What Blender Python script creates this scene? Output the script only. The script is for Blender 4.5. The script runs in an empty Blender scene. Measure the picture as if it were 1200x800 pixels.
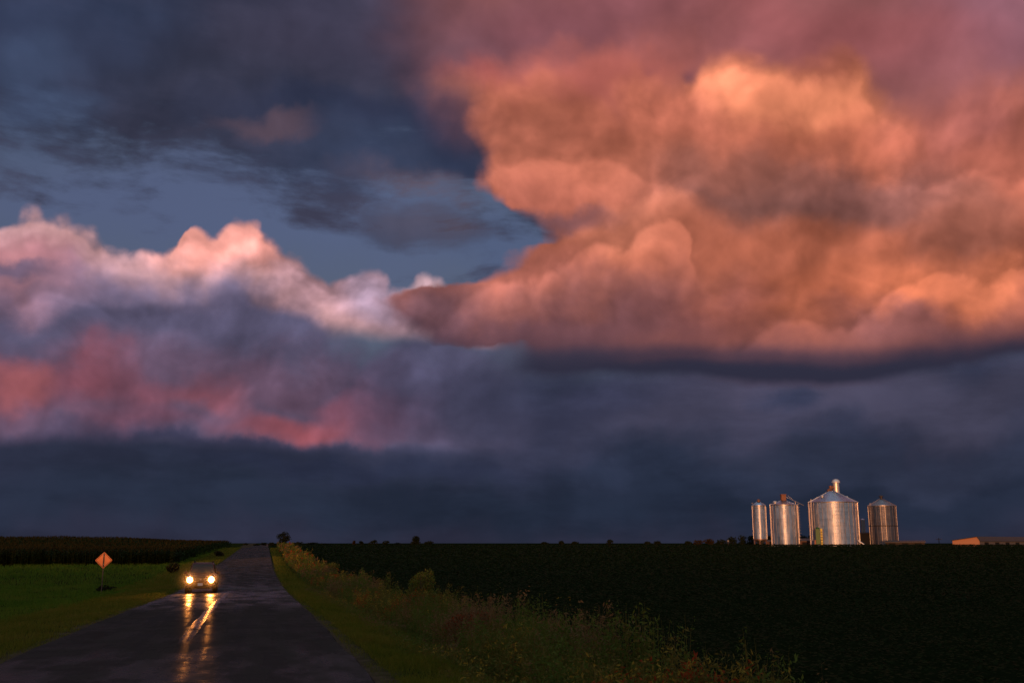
import bpy, math, random
import numpy as np
from mathutils import Vector, Matrix, Euler
D = bpy.data
scene = bpy.context.scene
COL = scene.collection
R = math.radians

# ---------------------------------------------------------------- camera
F = 1167.0                      # focal length in pixels of a 1200 px wide frame (35 mm)
YAW = R(14.2)                   # the road runs along +Y, the camera looks to its right
PITCH = math.atan(236/F)
EYE = Vector((1.36, 0.0, 2.2))
cam_data = D.cameras.new('camera'); cam = D.objects.new('camera', cam_data); COL.objects.link(cam)
cam.location = EYE
cam.rotation_euler = (R(90)+PITCH, 0, -YAW)
cam_data.lens = 36*F/1200; cam_data.sensor_width = 36
cam_data.clip_start = 0.1; cam_data.clip_end = 20000
scene.camera = cam

def pix_dir(x, y):
    "world direction seen at pixel x, y of the 1200 x 800 photograph"
    v = Vector(((x-600)/F, (400-y)/F, -1.0))
    return (cam.rotation_euler.to_matrix() @ v).normalized()
def az_el(x, y):
    d = pix_dir(x, y)
    return math.atan2(d.x, d.y)-YAW, math.asin(d.z)

SUN_AZ = R(206)                 # compass bearing from +Y, behind the camera
SUN_EL = R(1.2)
SUN_STRENGTH = 2.4

# ---------------------------------------------------------------- world
def lin(c):
    return tuple((v/255/12.92 if v/255 <= 0.04045 else ((v/255+0.055)/1.055)**2.4) for v in c)
world = D.worlds.new('World'); scene.world = world; world.use_nodes = True
NT = world.node_tree; NT.nodes.clear()
class S:
    "a socket with arithmetic"
    def __init__(s, k): s.k = k
    def __add__(a, b): return M('ADD', a, b)
    def __radd__(a, b): return M('ADD', b, a)
    def __sub__(a, b): return M('SUBTRACT', a, b)
    def __rsub__(a, b): return M('SUBTRACT', b, a)
    def __mul__(a, b): return M('MULTIPLY', a, b)
    def __rmul__(a, b): return M('MULTIPLY', b, a)
def put(sock, v):
    if isinstance(v, S): NT.links.new(v.k, sock)
    else: sock.default_value = v
def M(op, a, b=0.0, c=None, clamp=False):
    n = NT.nodes.new('ShaderNodeMath'); n.operation = op; n.use_clamp = clamp
    put(n.inputs[0], a); put(n.inputs[1], b)
    if c is not None: put(n.inputs[2], c)
    return S(n.outputs[0])
def VM(op, a, b):
    n = NT.nodes.new('ShaderNodeVectorMath'); n.operation = op
    put(n.inputs[0], a)
    if op == 'SCALE': put(n.inputs['Scale'], b)
    else: put(n.inputs[1], b)
    return S(n.outputs[0])
def XYZ(x, y, z=0.0):
    n = NT.nodes.new('ShaderNodeCombineXYZ'); put(n.inputs[0], x); put(n.inputs[1], y); put(n.inputs[2], z); return S(n.outputs[0])
def SEP(v):
    n = NT.nodes.new('ShaderNodeSeparateXYZ'); put(n.inputs[0], v); return S(n.outputs[0]), S(n.outputs[1]), S(n.outputs[2])
def step(v, a, b, lo=0.0, hi=1.0):
    n = NT.nodes.new('ShaderNodeMapRange'); n.interpolation_type = 'SMOOTHSTEP'
    put(n.inputs[0], v); put(n.inputs[1], a); put(n.inputs[2], b); put(n.inputs[3], lo); put(n.inputs[4], hi)
    return S(n.outputs[0])
def noise(v, scale, detail=6.0, rough=0.55, vec=False, typ='FBM'):
    n = NT.nodes.new('ShaderNodeTexNoise'); n.noise_dimensions = '3D'; n.noise_type = typ
    put(n.inputs['Vector'], v); n.inputs['Scale'].default_value = scale
    n.inputs['Detail'].default_value = detail; n.inputs['Roughness'].default_value = rough
    return S(n.outputs['Color'] if vec else n.outputs[0])
def mix(f, a, b, mode='MIX'):
    n = NT.nodes.new('ShaderNodeMix'); n.data_type = 'RGBA'; n.blend_type = mode; n.clamp_factor = True
    put(n.inputs[0], f)
    for i, v in ((6, a), (7, b)):
        put(n.inputs[i], v if isinstance(v, S) else (*v, 1.0))
    return S(n.outputs[2])
def curve(v, pts):
    "piecewise smooth function of v through pts [(in, out)]"
    xs = [p[0] for p in pts]; ys = [p[1] for p in pts]
    x0, x1, y0, y1 = min(xs), max(xs), min(ys), max(ys)
    n = NT.nodes.new('ShaderNodeFloatCurve'); c = n.mapping.curves[0]
    q = sorted(((x-x0)/(x1-x0), (y-y0)/(y1-y0)) for x, y in pts)
    c.points[0].location = q[0]; c.points[1].location = q[-1]
    for p in q[1:-1]: c.points.new(*p)
    n.mapping.update()
    t = M('MULTIPLY_ADD', v, 1/(x1-x0), -x0/(x1-x0), clamp=True)
    put(n.inputs[1], t)
    return M('MULTIPLY_ADD', S(n.outputs[0]), (y1-y0), y0)

tc = NT.nodes.new('ShaderNodeTexCoord'); DIR = S(tc.outputs['Generated'])
dx, dy, dz = SEP(DIR)
AZ = M('ARCTAN2', dx, dy) - YAW
EL = M('ARCSINE', dz)
AE = XYZ(AZ, EL)
# billowing displacement of the whole cloud deck, from noise fixed to the sky
HALF = (0.5, 0.5, 0.5)
w1 = VM('SUBTRACT', noise(DIR, 5.0, 2.0, 0.5, vec=True), HALF)
w2 = VM('SUBTRACT', noise(DIR, 15.0, 6.0, 0.5, vec=True), HALF)
W_SOFT = VM('ADD', VM('SCALE', w1, 0.10), VM('SCALE', w2, 0.07))
W_EDGE = VM('SCALE', w2, 0.042)
P = VM('ADD', AE, W_SOFT)
def blob(col, x, y, rx, ry, c, s=1.0, rot=0.0, p=None):
    a, e = az_el(x, y)
    a1, e1 = az_el(x+rx*0.5, y); a0, e0 = az_el(x-rx*0.5, y)
    a3, e3 = az_el(x, y-ry*0.5); a2, e2 = az_el(x, y+ry*0.5)
    n = NT.nodes.new('ShaderNodeMapping'); n.vector_type = 'TEXTURE'
    put(n.inputs['Vector'], p or P)
    n.inputs['Location'].default_value = (a, e, 0)
    n.inputs['Rotation'].default_value = (0, 0, R(rot)+math.atan2(e1-e0, a1-a0))
    n.inputs['Scale'].default_value = (math.hypot(a1-a0, e1-e0), math.hypot(a3-a2, e3-e2), 1e3)
    g = NT.nodes.new('ShaderNodeTexGradient'); g.gradient_type = 'SPHERICAL'
    NT.links.new(n.outputs[0], g.inputs[0])
    f = step(S(g.outputs[1]), 0.0, 0.85, 0.0, s)
    return mix(f, col, lin(c)) if col is not None else f
def paint(col, blobs, p=None):
    for b in blobs:
        col = blob(col, *b[:5], s=b[5] if len(b) > 5 else 1.0, rot=b[6] if len(b) > 6 else 0.0, p=p)
    return col
# billow relief: lumps of several sizes, lit from the upper left
def lumps(v, scale=11.0, detail=3.0):
    n = NT.nodes.new('ShaderNodeTexVoronoi'); n.feature = 'F1'; n.voronoi_dimensions = '3D'; n.normalize = False
    put(n.inputs['Vector'], v); n.inputs['Scale'].default_value = scale
    n.inputs['Detail'].default_value = detail; n.inputs['Roughness'].default_value = 0.40; n.inputs['Lacunarity'].default_value = 2.1
    return S(n.outputs['Distance'])
cr, sr = math.cos(YAW), math.sin(YAW)
LIGHT = Vector((-0.6*cr, 0.6*sr, 0.8))
q0 = VM('ADD', DIR, VM('ADD', VM('SCALE', w1, 0.06), VM('SCALE', w2, 0.016)))
q1 = VM('ADD', q0, tuple(LIGHT*0.022))
PUFF = lumps(q0)
RELIEF = lumps(q1) - PUFF                    # > 0 on the lit side of a lump
f0 = noise(q0, 8.0, 4.0, 0.45); f1 = noise(q1, 8.0, 4.0, 0.45)
SOFTREL = f0 - f1
SMALL = lumps(VM('ADD', q0, tuple(LIGHT*0.010)), 34.0, 2.0) - lumps(q0, 34.0, 2.0)     # the cauliflower grain of the crests
FINE = noise(q0, 42.0, 4.0, 0.6)
PUFFED = M('MULTIPLY_ADD', PUFF, -0.05, 0.038)     # scalloped edges
def relief(col, k, k2, base=1.0):
    g = RELIEF*k + SOFTREL*k2 + M('MULTIPLY_ADD', FINE, 0.14, -0.07)
    g = M('MULTIPLY', M('POWER', math.e, g), base)
    return VM('SCALE', col, g)
MOTTLE = noise(DIR, 9.0, 5.0, 0.6)

STREAK = noise(VM('ADD', VM('MULTIPLY', DIR, (1.0, 1.0, 3.4)), VM('SCALE', w1, 0.12)), 6.5, 6.0, 0.58)      # flat, drawn-out cloud
# clear sky behind everything
sky = NT.nodes.new('ShaderNodeTexSky'); sky.sky_type = 'NISHITA'; sky.sun_disc = False
sky.sun_elevation = SUN_EL; sky.sun_rotation = SUN_AZ

clear = VM('MULTIPLY', VM('SCALE', S(sky.outputs[0]), 0.1), (1.0, 1.0, 1.0))
clear = mix(0.7, clear, lin((84,96,130)))
clear = paint(clear, [
 (200,245,420,90,(84,95,128),.75), (430,270,260,90,(86,98,130),.8), (590,290,120,60,(80,94,126),.7), (20,100,120,120,(66,80,110),.8)])
def el_of(y, x=600): return az_el(x, y)[1]
def az_of(x, y=400): return az_el(x, y)[0]
def top_line(pts): return [az_el(*p) for p in pts]
def side_line(pts): return [tuple(reversed(az_el(*p))) for p in pts]
pa, pe, _ = SEP(P)
FLAT = (VM('ADD', AE, VM('MULTIPLY', W_SOFT, (1.0, 0.28, 1.0))))
ba, be, _ = SEP(FLAT)
EDGE = VM('ADD', AE, W_EDGE); ea, ee, _ = SEP(EDGE)

# high dark deck, upper left
base = mix(step(STREAK, 0.36, 0.64), lin((44,49,68)), lin((64,65,86)))
base = paint(base, [
 (60,30,260,140,(56,66,94),.7), (15,85,90,50,(66,80,110),.7), (30,130,110,24,(66,80,110),.6),
 (300,110,380,110,(55,56,74),.6), (420,40,260,120,(66,62,82),.7), (430,150,300,40,(48,54,78),.8),
 (470,200,240,60,(56,66,92),.8), (330,170,100,20,(94,76,88),.75), (515,222,120,34,(104,84,92),.8),
 (500,268,110,50,(98,86,100),.6), (545,160,70,90,(44,52,76),.8), (640,20,240,150,(94,70,84),.8)])
h1 = M('SUBTRACT', pe, curve(pa, top_line([(-200,170),(0,165),(80,190),(200,205),(300,225),(400,240),(500,250),(600,262),(800,300)])))
h1 = M('ADD', h1, M('MULTIPLY_ADD', STREAK, 0.34, -0.17))
hm = step(h1, -0.04, 0.035)
wisp = blob(None, 492, 268, 170, 70, None, 1.0)
hm = M('MAXIMUM', hm, step(M('ADD', wisp, M('MULTIPLY_ADD', STREAK, 2.6, -1.5)), 0.1, 0.9, 0.0, 0.7))
col = mix(hm, clear, relief(base, 0.3, 1.2, 0.95))

# the murk under the clouds, down to the horizon
low = curve(EL, [(el_of(640),.2),(el_of(600),.35),(el_of(540),.5),(el_of(470),.75),(el_of(420),1)])
murk = mix(low, lin((30,37,54)), lin((55,58,80)))
murk = paint(murk, [
 (600,634,1500,46,(44,45,63),.9), (300,585,700,60,(35,44,61),.6), (900,590,700,60,(31,40,57),.7),
 (620,500,300,80,(62,64,88),.6), (820,490,200,60,(72,70,92),.8), (950,462,220,40,(78,74,96),.9), (925,470,60,22,(50,56,80),.9),
 (1120,470,260,60,(68,66,86),.8), (1000,540,500,40,(48,54,74),.7), (750,555,300,24,(40,48,68),.6), (450,540,300,22,(40,46,68),.6),
 (700,470,160,40,(58,60,84),.7)])
murk = VM('SCALE', murk, step(STREAK, 0.34, 0.66, 0.84, 1.16))
murk = relief(murk, 0.12, 0.5)
col = mix(step(M('ADD', EL, M('MULTIPLY_ADD', MOTTLE, 0.04, -0.02)), el_of(455), el_of(385), 1.0, 0.0), col, murk)

def fold(col, pts, x0, x1, s, soft=60, depth=0.085):
    "a rounded fold of cloud: a lit rim below the line pts, shade behind it, between pixel columns x0 and x1"
    f = M('ADD', M('SUBTRACT', curve(ea, top_line(pts)), ee), PUFFED)
    win = M('MULTIPLY', step(ea, az_of(x0-soft), az_of(x0+soft)), step(ea, az_of(x1-soft), az_of(x1+soft), 1.0, 0.0))
    rim = M('MULTIPLY', step(f, -0.003, 0.012), step(f, 0.012, depth, 1.0, 0.0))
    dark = M('MULTIPLY', step(f, -0.055, -0.003, 0.0, 1.0), step(f, -0.003, 0.010, 1.0, 0.0))
    g = M('MULTIPLY', M('SUBTRACT', rim, dark*0.8), win*s)
    return VM('SCALE', col, M('POWER', math.e, g))
# left bank of cumulus
bank = mix(MOTTLE, lin((78,74,100)), lin((96,88,112)))
bank = paint(bank, [
 (50,245,170,50,(200,160,172),.9), (60,305,180,80,(190,128,132),.85), (20,270,90,50,(196,150,160),.8), (130,315,140,50,(186,124,130),.7),
 (200,330,180,60,(126,114,142),.8), (20,330,90,16,(90,84,110),.8), (310,330,180,50,(122,112,138),.7),
 (360,360,160,60,(84,80,104),.8), (130,388,240,30,(80,76,100),.6), (280,385,180,34,(78,74,98),.7), (230,345,130,40,(122,108,134),.6), (120,350,120,30,(118,104,130),.5), (470,380,200,60,(78,76,100),.9),
 (430,345,110,30,(134,120,142),.5),
 (60,450,200,70,(122,80,98),.8), (10,440,60,44,(168,94,98),.8), (100,440,80,40,(150,84,96),.6), (180,465,70,30,(144,80,92),.6), (255,460,70,30,(160,84,90),.7),
 (170,495,130,26,(128,80,98),.7), (340,440,260,50,(104,78,98),.8), (325,492,90,30,(150,82,92),.7), (400,492,100,26,(164,84,90),.75), (440,465,90,30,(160,84,96),.7),
 (470,470,90,50,(130,80,96),.5),
 (40,508,300,24,(84,72,96),.9), (330,522,420,20,(56,56,80),.9), (540,450,200,100,(66,66,90),.9)])
bank = fold(bank, [(-300,300),(0,300),(40,285),(100,290),(160,300),(210,315),(260,300),(310,318),(360,350),(420,372),(600,390)], -200, 380, 0.16, depth=.10)
bank = fold(bank, [(-300,345),(0,350),(60,338),(130,350),(190,362),(250,346),(300,350),(350,372),(420,392),(600,400)], -100, 400, 0.12, depth=.08)
bank = VM('SCALE', bank, M('POWER', math.e, SMALL*0.25))
bank = relief(bank, 0.65, 1.5, 0.97)
crest = paint(mix(MOTTLE, lin((190,146,156)), lin((222,166,160))), [
 (250,285,120,50,(240,160,146),.9), (320,300,120,50,(236,156,144),.9), (390,345,130,60,(180,138,148),.9), (440,345,80,60,(150,128,148),.9), (500,325,60,20,(205,170,180),.8)])
crest = fold(crest, [(-300,250),(0,240),(40,228),(80,250),(120,275),(180,306),(215,290),(240,276),(262,284),(290,280),(312,284),(335,306),(362,322),(400,342),(440,340),(470,350),(600,360)], -200, 470, 0.20, soft=30, depth=.05)
crest = relief(VM('SCALE', crest, M('POWER', math.e, SMALL*0.6)), 1.2, 1.2, 0.93)
b_front = M('SUBTRACT', curve(ea, top_line([(-300,245),(0,260),(30,250),(62,248),(95,264),(125,284),(160,306),(190,316),(215,312),(250,300),(290,312),(340,340),(380,370),(430,378),(480,366),(600,370),(800,380)])), ee)
b_back = M('SUBTRACT', curve(ea, top_line([(-300,260),(0,262),(30,244),(62,240),(90,256),(120,272),(160,306),(190,310),(214,276),(232,250),(250,262),(268,250),(292,256),(314,282),(345,302),(370,310),(400,322),(440,322),(458,340),(490,320),(515,314),(545,330),(580,340),(700,400)])), ee)
bank_end = step(pa, az_of(520), az_of(650), 1.0, 0.0)
col = mix(M('MULTIPLY', step(b_back + PUFFED, -0.004, 0.012), M('MULTIPLY', step(be, el_of(405), el_of(380)), step(ea, az_of(575), az_of(595), 1.0, 0.0))), col, crest)
bank_base = step(be, el_of(534), el_of(512))
col = mix(M('MULTIPLY', M('MULTIPLY', step(b_front + PUFFED, -0.004, 0.04), bank_end), bank_base), col, bank)

# the great sunlit cloud, right
veil = mix(MOTTLE, lin((126,80,84)), lin((150,90,88)))
veil = paint(veil, [
 (600,60,160,120,(108,76,88),.8), (700,20,200,60,(134,80,88),.7), (1180,20,220,120,(150,102,118),.8), (1000,40,300,80,(160,90,92),.7),
 (640,110,170,80,(186,102,92),.9), (580,90,60,60,(176,88,84),.7), (700,90,200,60,(184,100,90),.8), (1150,150,160,120,(176,104,100),.7)])
orange = mix(MOTTLE, lin((162,92,78)), lin((190,108,82)))
orange = paint(orange, [
 (650,190,150,80,(206,120,98),.9), (640,230,120,50,(190,108,92),.7), (760,140,160,70,(206,116,94),.8), (740,200,200,70,(200,114,90),.7),
 (900,112,130,60,(240,142,106),.9), (980,130,110,70,(246,146,108),.9), (1030,170,90,70,(236,132,102),.9), (940,180,160,50,(196,110,86),.8),
 (1140,130,160,120,(172,100,98),.6), (1180,190,100,60,(206,116,96),.7), (900,240,230,60,(128,84,78),.95), (1030,228,180,60,(134,86,80),.9), (850,205,170,50,(150,92,80),.8), (1120,250,140,40,(140,88,80),.7),
 (740,285,110,50,(214,130,104),.8), (770,262,50,30,(214,128,104),.7), (640,262,120,22,(132,88,92),.9), (800,310,220,70,(198,112,88),.7), (1000,300,260,60,(190,106,80),.8), (1160,280,140,60,(164,98,82),.8),
 (600,315,140,50,(194,114,100),.8), (500,360,150,60,(112,80,90),.9), (600,345,100,40,(150,94,90),.6),
 (1080,335,160,50,(214,118,84),.8), (1190,335,90,50,(220,124,90),.8), (900,380,130,44,(206,114,84),.8), (960,350,120,40,(204,112,82),.7), (820,385,100,50,(180,100,82),.6),
 (720,345,170,50,(146,90,84),.8), (680,385,280,60,(112,74,80),.9), (1080,385,180,40,(130,82,82),.8), (540,395,200,50,(98,72,86),.8),
 (752,74,26,18,(100,68,84),.9), (812,98,26,26,(96,66,84),.9)])
orange = VM('SCALE', orange, M('POWER', math.e, SMALL*0.28))
orange = relief(orange, 0.8, 1.7, 0.92)
orange = paint(orange, [
 (700,405,420,40,(110,72,78),.6), (1080,405,300,34,(116,74,76),.5), (800,424,560,26,(84,62,74),.7), (1060,424,460,24,(66,54,68),.7),
 (780,440,760,18,(50,48,66),.9), (1040,440,600,18,(42,44,62),.9), (560,420,260,24,(74,66,84),.9)], p=FLAT)
orange = fold(orange, [(520,345),(560,328),(620,312),(680,300),(722,292),(745,268),(772,256),(796,268),(812,300),(860,335),(1300,420)], 560, 830, 0.26)
orange = fold(orange, [(700,420),(790,410),(850,392),(900,372),(935,362),(975,368),(1010,350),(1080,322),(1140,312),(1200,318),(1300,330)], 850, 1300, 0.26)
orange = fold(orange, [(540,215),(600,190),(640,165),(690,160),(740,172),(800,190),(850,176),(1300,190)], 570, 780, 0.18, depth=.12)
orange = fold(orange, [(780,110),(820,92),(870,80),(905,98),(940,92),(975,86),(1010,108),(1045,130),(1075,165),(1095,210),(1300,260)], 820, 1090, 0.14)
orange = fold(orange, [(840,250),(900,240),(980,215),(1040,205),(1090,215),(1140,200),(1200,190),(1300,190)], 1060, 1300, 0.22, depth=.12)
veil = relief(veil, 0.3, 1.4, .98)
o_top = M('SUBTRACT', curve(ea, top_line([(520,100),(600,110),(700,120),(780,105),(820,84),(870,72),(905,92),(940,84),(975,78),(1010,100),(1040,118),(1080,130),(1120,120),(1200,110),(1500,100)])), ee)
o_base = M('SUBTRACT', be, curve(ba, top_line([(400,400),(470,408),(560,428),(700,438),(800,446),(900,453),(1000,451),(1100,436),(1200,420),(1500,420)])))
great = mix(step(o_top + PUFFED, -0.03, 0.012), veil, orange)
great = mix(step(o_base, 0.044, 0.006, 0.0, 0.95), great, lin((46,46,64)))
o_side = M('SUBTRACT', ea, curve(ee, side_line([(400,800),(470,470),(560,416),(475,398),(440,378),(443,352),(490,336),(545,326),(575,305),(608,286),(636,272),(632,258),(588,236),(566,200),(562,150),(556,120),(545,60),(540,0),(530,-200)])))
soft_side = M('SUBTRACT', pa, curve(pe, side_line([(560,500),(560,200),(560,160),(545,100),(520,50),(500,0),(480,-200)])))
upper = step(ee, el_of(190), el_of(60))
om = mix(upper, step(o_side + PUFFED, -0.003, step(be, el_of(410), el_of(350), 0.08, 0.026)), step(soft_side, -0.07, 0.08))
om = M('MULTIPLY', om, step(o_base, -0.006, 0.008))
side = step(M('ABSOLUTE', AZ), 1.0, 1.7, 1.0, 0.0)
col = mix(om, col, great)
# the half of the sky behind the camera: torn cloud over the afterglow that lights the place
sa = M('SUBTRACT', 1.0, M('COSINE', M('SUBTRACT', M('ARCTAN2', dx, dy), SUN_AZ)))
glow = M('MULTIPLY', step(sa, 0.0, 0.6, 1.0, 0.0), step(EL, 0.0, 0.35, 1.0, 0.0))
west = mix(M('MULTIPLY', glow, 1.0), mix(step(EL, 0.0, 1.0), lin((154,136,132)), lin((150,172,184))), lin((255,150,84)))
west = mix(step(MOTTLE, 0.45, 0.62, 0.0, 0.6), west, lin((54,54,74)))
col = mix(M('MULTIPLY', side, step(EL, 0.7, 1.1, 1.0, 0.0)), west, col)
out = NT.nodes.new('ShaderNodeOutputWorld'); bg = NT.nodes.new('ShaderNodeBackground')
put(bg.inputs['Color'], VM('SCALE', col, 10.0)); bg.inputs['Strength'].default_value = 0.10
NT.links.new(bg.outputs[0], out.inputs['Surface'])
world.cycles.sampling_method = 'MANUAL'; world.cycles.sample_map_resolution = 512

# ---------------------------------------------------------------- sun and exposure
sd = D.lights.new('sun', 'SUN'); sun = D.objects.new('sun', sd); COL.objects.link(sun)
sd.energy = SUN_STRENGTH; sd.angle = R(0.5); sd.color = (1.0, 0.42, 0.17)
sun.rotation_euler = (R(90)-SUN_EL, 0, math.pi-SUN_AZ+math.pi)
to_sun = Vector((math.sin(SUN_AZ)*math.cos(SUN_EL), math.cos(SUN_AZ)*math.cos(SUN_EL), math.sin(SUN_EL)))
sun.rotation_euler = to_sun.to_track_quat('Z', 'Y').to_euler()
scene.view_settings.view_transform = 'Standard'; scene.view_settings.look = 'None'
scene.view_settings.exposure = 0.0; scene.view_settings.gamma = 1.0; scene.view_settings.use_curve_mapping = False
scene.render.engine = 'CYCLES'
scene.cycles.use_denoising = True

# ---------------------------------------------------------------- terrain functions
rng = np.random.default_rng(7)
random.seed(7)
FWD = Vector((math.sin(YAW), math.cos(YAW), 0)); RGT = Vector((math.cos(YAW), -math.sin(YAW), 0))
RV = [-200, 0, 15, 21, 25, 32, 43, 62, 72, 92, 117, 148, 189, 230, 262, 280, 310, 350, 450, 5000]
RZ = [0.35, 0.12, .02, -.06, -.08, -.17, -.35, -.72, -.86, -.88, -.68, -.38, .10, .62, .95, 1.03, .85, .5, .9, 1.1]
def smooth_interp(x, xs, ys):
    x = np.asarray(x, float)
    w = 6.0
    return (np.interp(x-w, xs, ys)+np.interp(x, xs, ys)*2+np.interp(x+w, xs, ys))/4
def road_z(v): return smooth_interp(v, RV, RZ)
def road_u(v): return np.interp(v, [0, 117, 148, 189, 262, 400, 5000], [0.05, .12, .44, .81, 1.49, 3.0, 60])
def sst(x, a, b):
    t = np.clip((np.asarray(x, float)-a)/(b-a), 0, 1); return t*t*(3-2*t)
SHADE_RISE = 5.1
FD = [-300, 0, 20, 60, 100, 160, 220, 270, 300, 345, 5000]
FZ = [-.1, -.1, -.25, -.55, -.45, .10, .85, 1.42, 1.2, .6, .6]
def ground_z(u, v):
    u = np.asarray(u, float); v = np.asarray(v, float)
    du = u-road_u(v); rz = road_z(v)
    d = (u-EYE.x)*FWD.x+(v-EYE.y)*FWD.y
    near = rz-.07
    right = smooth_interp(d, FD, FZ)
    z = near+(right-near)*sst(du, 5.0, 13.0)
    z = z-.42*np.exp(-((du-6.2)/1.1)**2)*(1-sst(v, 180, 260))                 # ditch
    left = rz-.35+0.95*sst(v, 170, 280)*sst(-du, 8, 40)
    left = left+(1.5-left)*sst(v, 300, 420)
    z = z+(left-near)*sst(-du, 4.0, 11.0)
    # unseen rise added behind the camera to keep the low sun off near ground
    a = -(u*math.sin(SUN_AZ+math.pi)+v*math.cos(SUN_AZ+math.pi))
    z = z+(SHADE_RISE-z)*sst(a, 25, 160)
    bump = .05*np.sin(u*.9+np.sin(v*.37)*2)*np.sin(v*.61+np.cos(u*.41)*1.7)
    return z+bump*sst(np.abs(du), 5, 9)
def gz(u, v): return float(ground_z(u, v))
def flat_pt(x, d):
    "the ground position under pixel column x, d metres ahead of the camera"
    r = pix_dir(x, 636); h = r.x*FWD.x+r.y*FWD.y
    k = d/h
    return EYE.x+r.x*k, EYE.y+r.y*k
def px_m(d): return F/math.cos(PITCH)/d
def z_of(y, d): return EYE.z+(636-y)/px_m(d)
def hit(x, y):
    "where the view ray through a pixel meets the ground"
    r = pix_dir(x, y); t = 5.0
    while t < 900:
        p = EYE+r*t
        if p.z <= gz(p.x, p.y): return p
        t += 0.25
    return EYE+r*t

# ---------------------------------------------------------------- material helper
def material(name, color, rough=0.8, metal=0.0, spec=0.5):
    m = D.materials.new(name); m.use_nodes = True
    b = m.node_tree.nodes['Principled BSDF']
    b.inputs['Base Color'].default_value = (*color, 1); b.inputs['Roughness'].default_value = rough
    b.inputs['Metallic'].default_value = metal; b.inputs['Specular IOR Level'].default_value = spec
    return m
class Tree:
    "small helper for building a material's nodes"
    def __init__(s, m): s.t = m.node_tree; s.n = s.t.nodes; s.b = s.n['Principled BSDF']
    def add(s, kind, **kw):
        n = s.n.new(kind)
        for k, v in kw.items(): setattr(n, k, v)
        return n
    def link(s, a, b): s.t.links.new(a, b)
    def pos(s): return s.add('ShaderNodeNewGeometry').outputs['Position']
    def noise(s, vec, scale, detail=4, rough=.55, stretch=None):
        if stretch:
            mp = s.add('ShaderNodeMapping'); mp.inputs['Scale'].default_value = stretch; s.link(vec, mp.inputs[0]); vec = mp.outputs[0]
        n = s.add('ShaderNodeTexNoise'); n.inputs['Scale'].default_value = scale; n.inputs['Detail'].default_value = detail
        n.inputs['Roughness'].default_value = rough; s.link(vec, n.inputs['Vector']); return n.outputs[0]
    def ramp(s, fac, stops):
        n = s.add('ShaderNodeValToRGB'); s.link(fac, n.inputs[0]); e = n.color_ramp.elements
        e[0].position, e[0].color = stops[0][0], (*stops[0][1], 1); e[1].position, e[1].color = stops[-1][0], (*stops[-1][1], 1)
        for p, c in stops[1:-1]:
            q = e.new(p); q.color = (*c, 1)
        return n.outputs[0]
    def range(s, fac, a, b, lo, hi):
        n = s.add('ShaderNodeMapRange'); n.interpolation_type = 'SMOOTHSTEP'
        s.link(fac, n.inputs[0])
        for i, v in enumerate((a, b, lo, hi)): n.inputs[i+1].default_value = v
        return n.outputs[0]
    def math(s, op, a, b=0.0):
        n = s.add('ShaderNodeMath', operation=op)
        for i, v in enumerate((a, b)):
            if isinstance(v, (int, float)): n.inputs[i].default_value = v
            else: s.link(v, n.inputs[i])
        return n.outputs[0]
    def bump(s, h, strength, dist):
        n = s.add('ShaderNodeBump'); n.inputs['Strength'].default_value = strength; n.inputs['Distance'].default_value = dist
        s.link(h, n.inputs['Height']); s.link(n.outputs[0], s.b.inputs['Normal'])

def leaf_material(name, c0, c1, scale=1.5, rough=.6, c2=None):
    m = material(name, c0, rough, 0, .06); t = Tree(m)
    p = t.pos(); a = t.noise(p, scale, 3); b = t.noise(p, scale*14, 1)
    f = t.math('ADD', t.math('MULTIPLY', a, .5), t.math('MULTIPLY', b, .5))
    st = [(.38, c0), (.58, c1)] if c2 is None else [(.36, c0), (.5, c1), (.64, c2)]
    col_ = t.ramp(f, st); t.link(col_, t.b.inputs['Base Color'])
    # thin leaves let light through
    tr = t.add('ShaderNodeBsdfTranslucent'); t.link(col_, tr.inputs['Color']); ad = t.add('ShaderNodeMixShader'); ad.inputs[0].default_value = .4
    t.link(t.b.outputs[0], ad.inputs[1]); t.link(tr.outputs[0], ad.inputs[2]); t.link(ad.outputs[0], t.n['Material Output'].inputs['Surface'])
    return m

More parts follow.
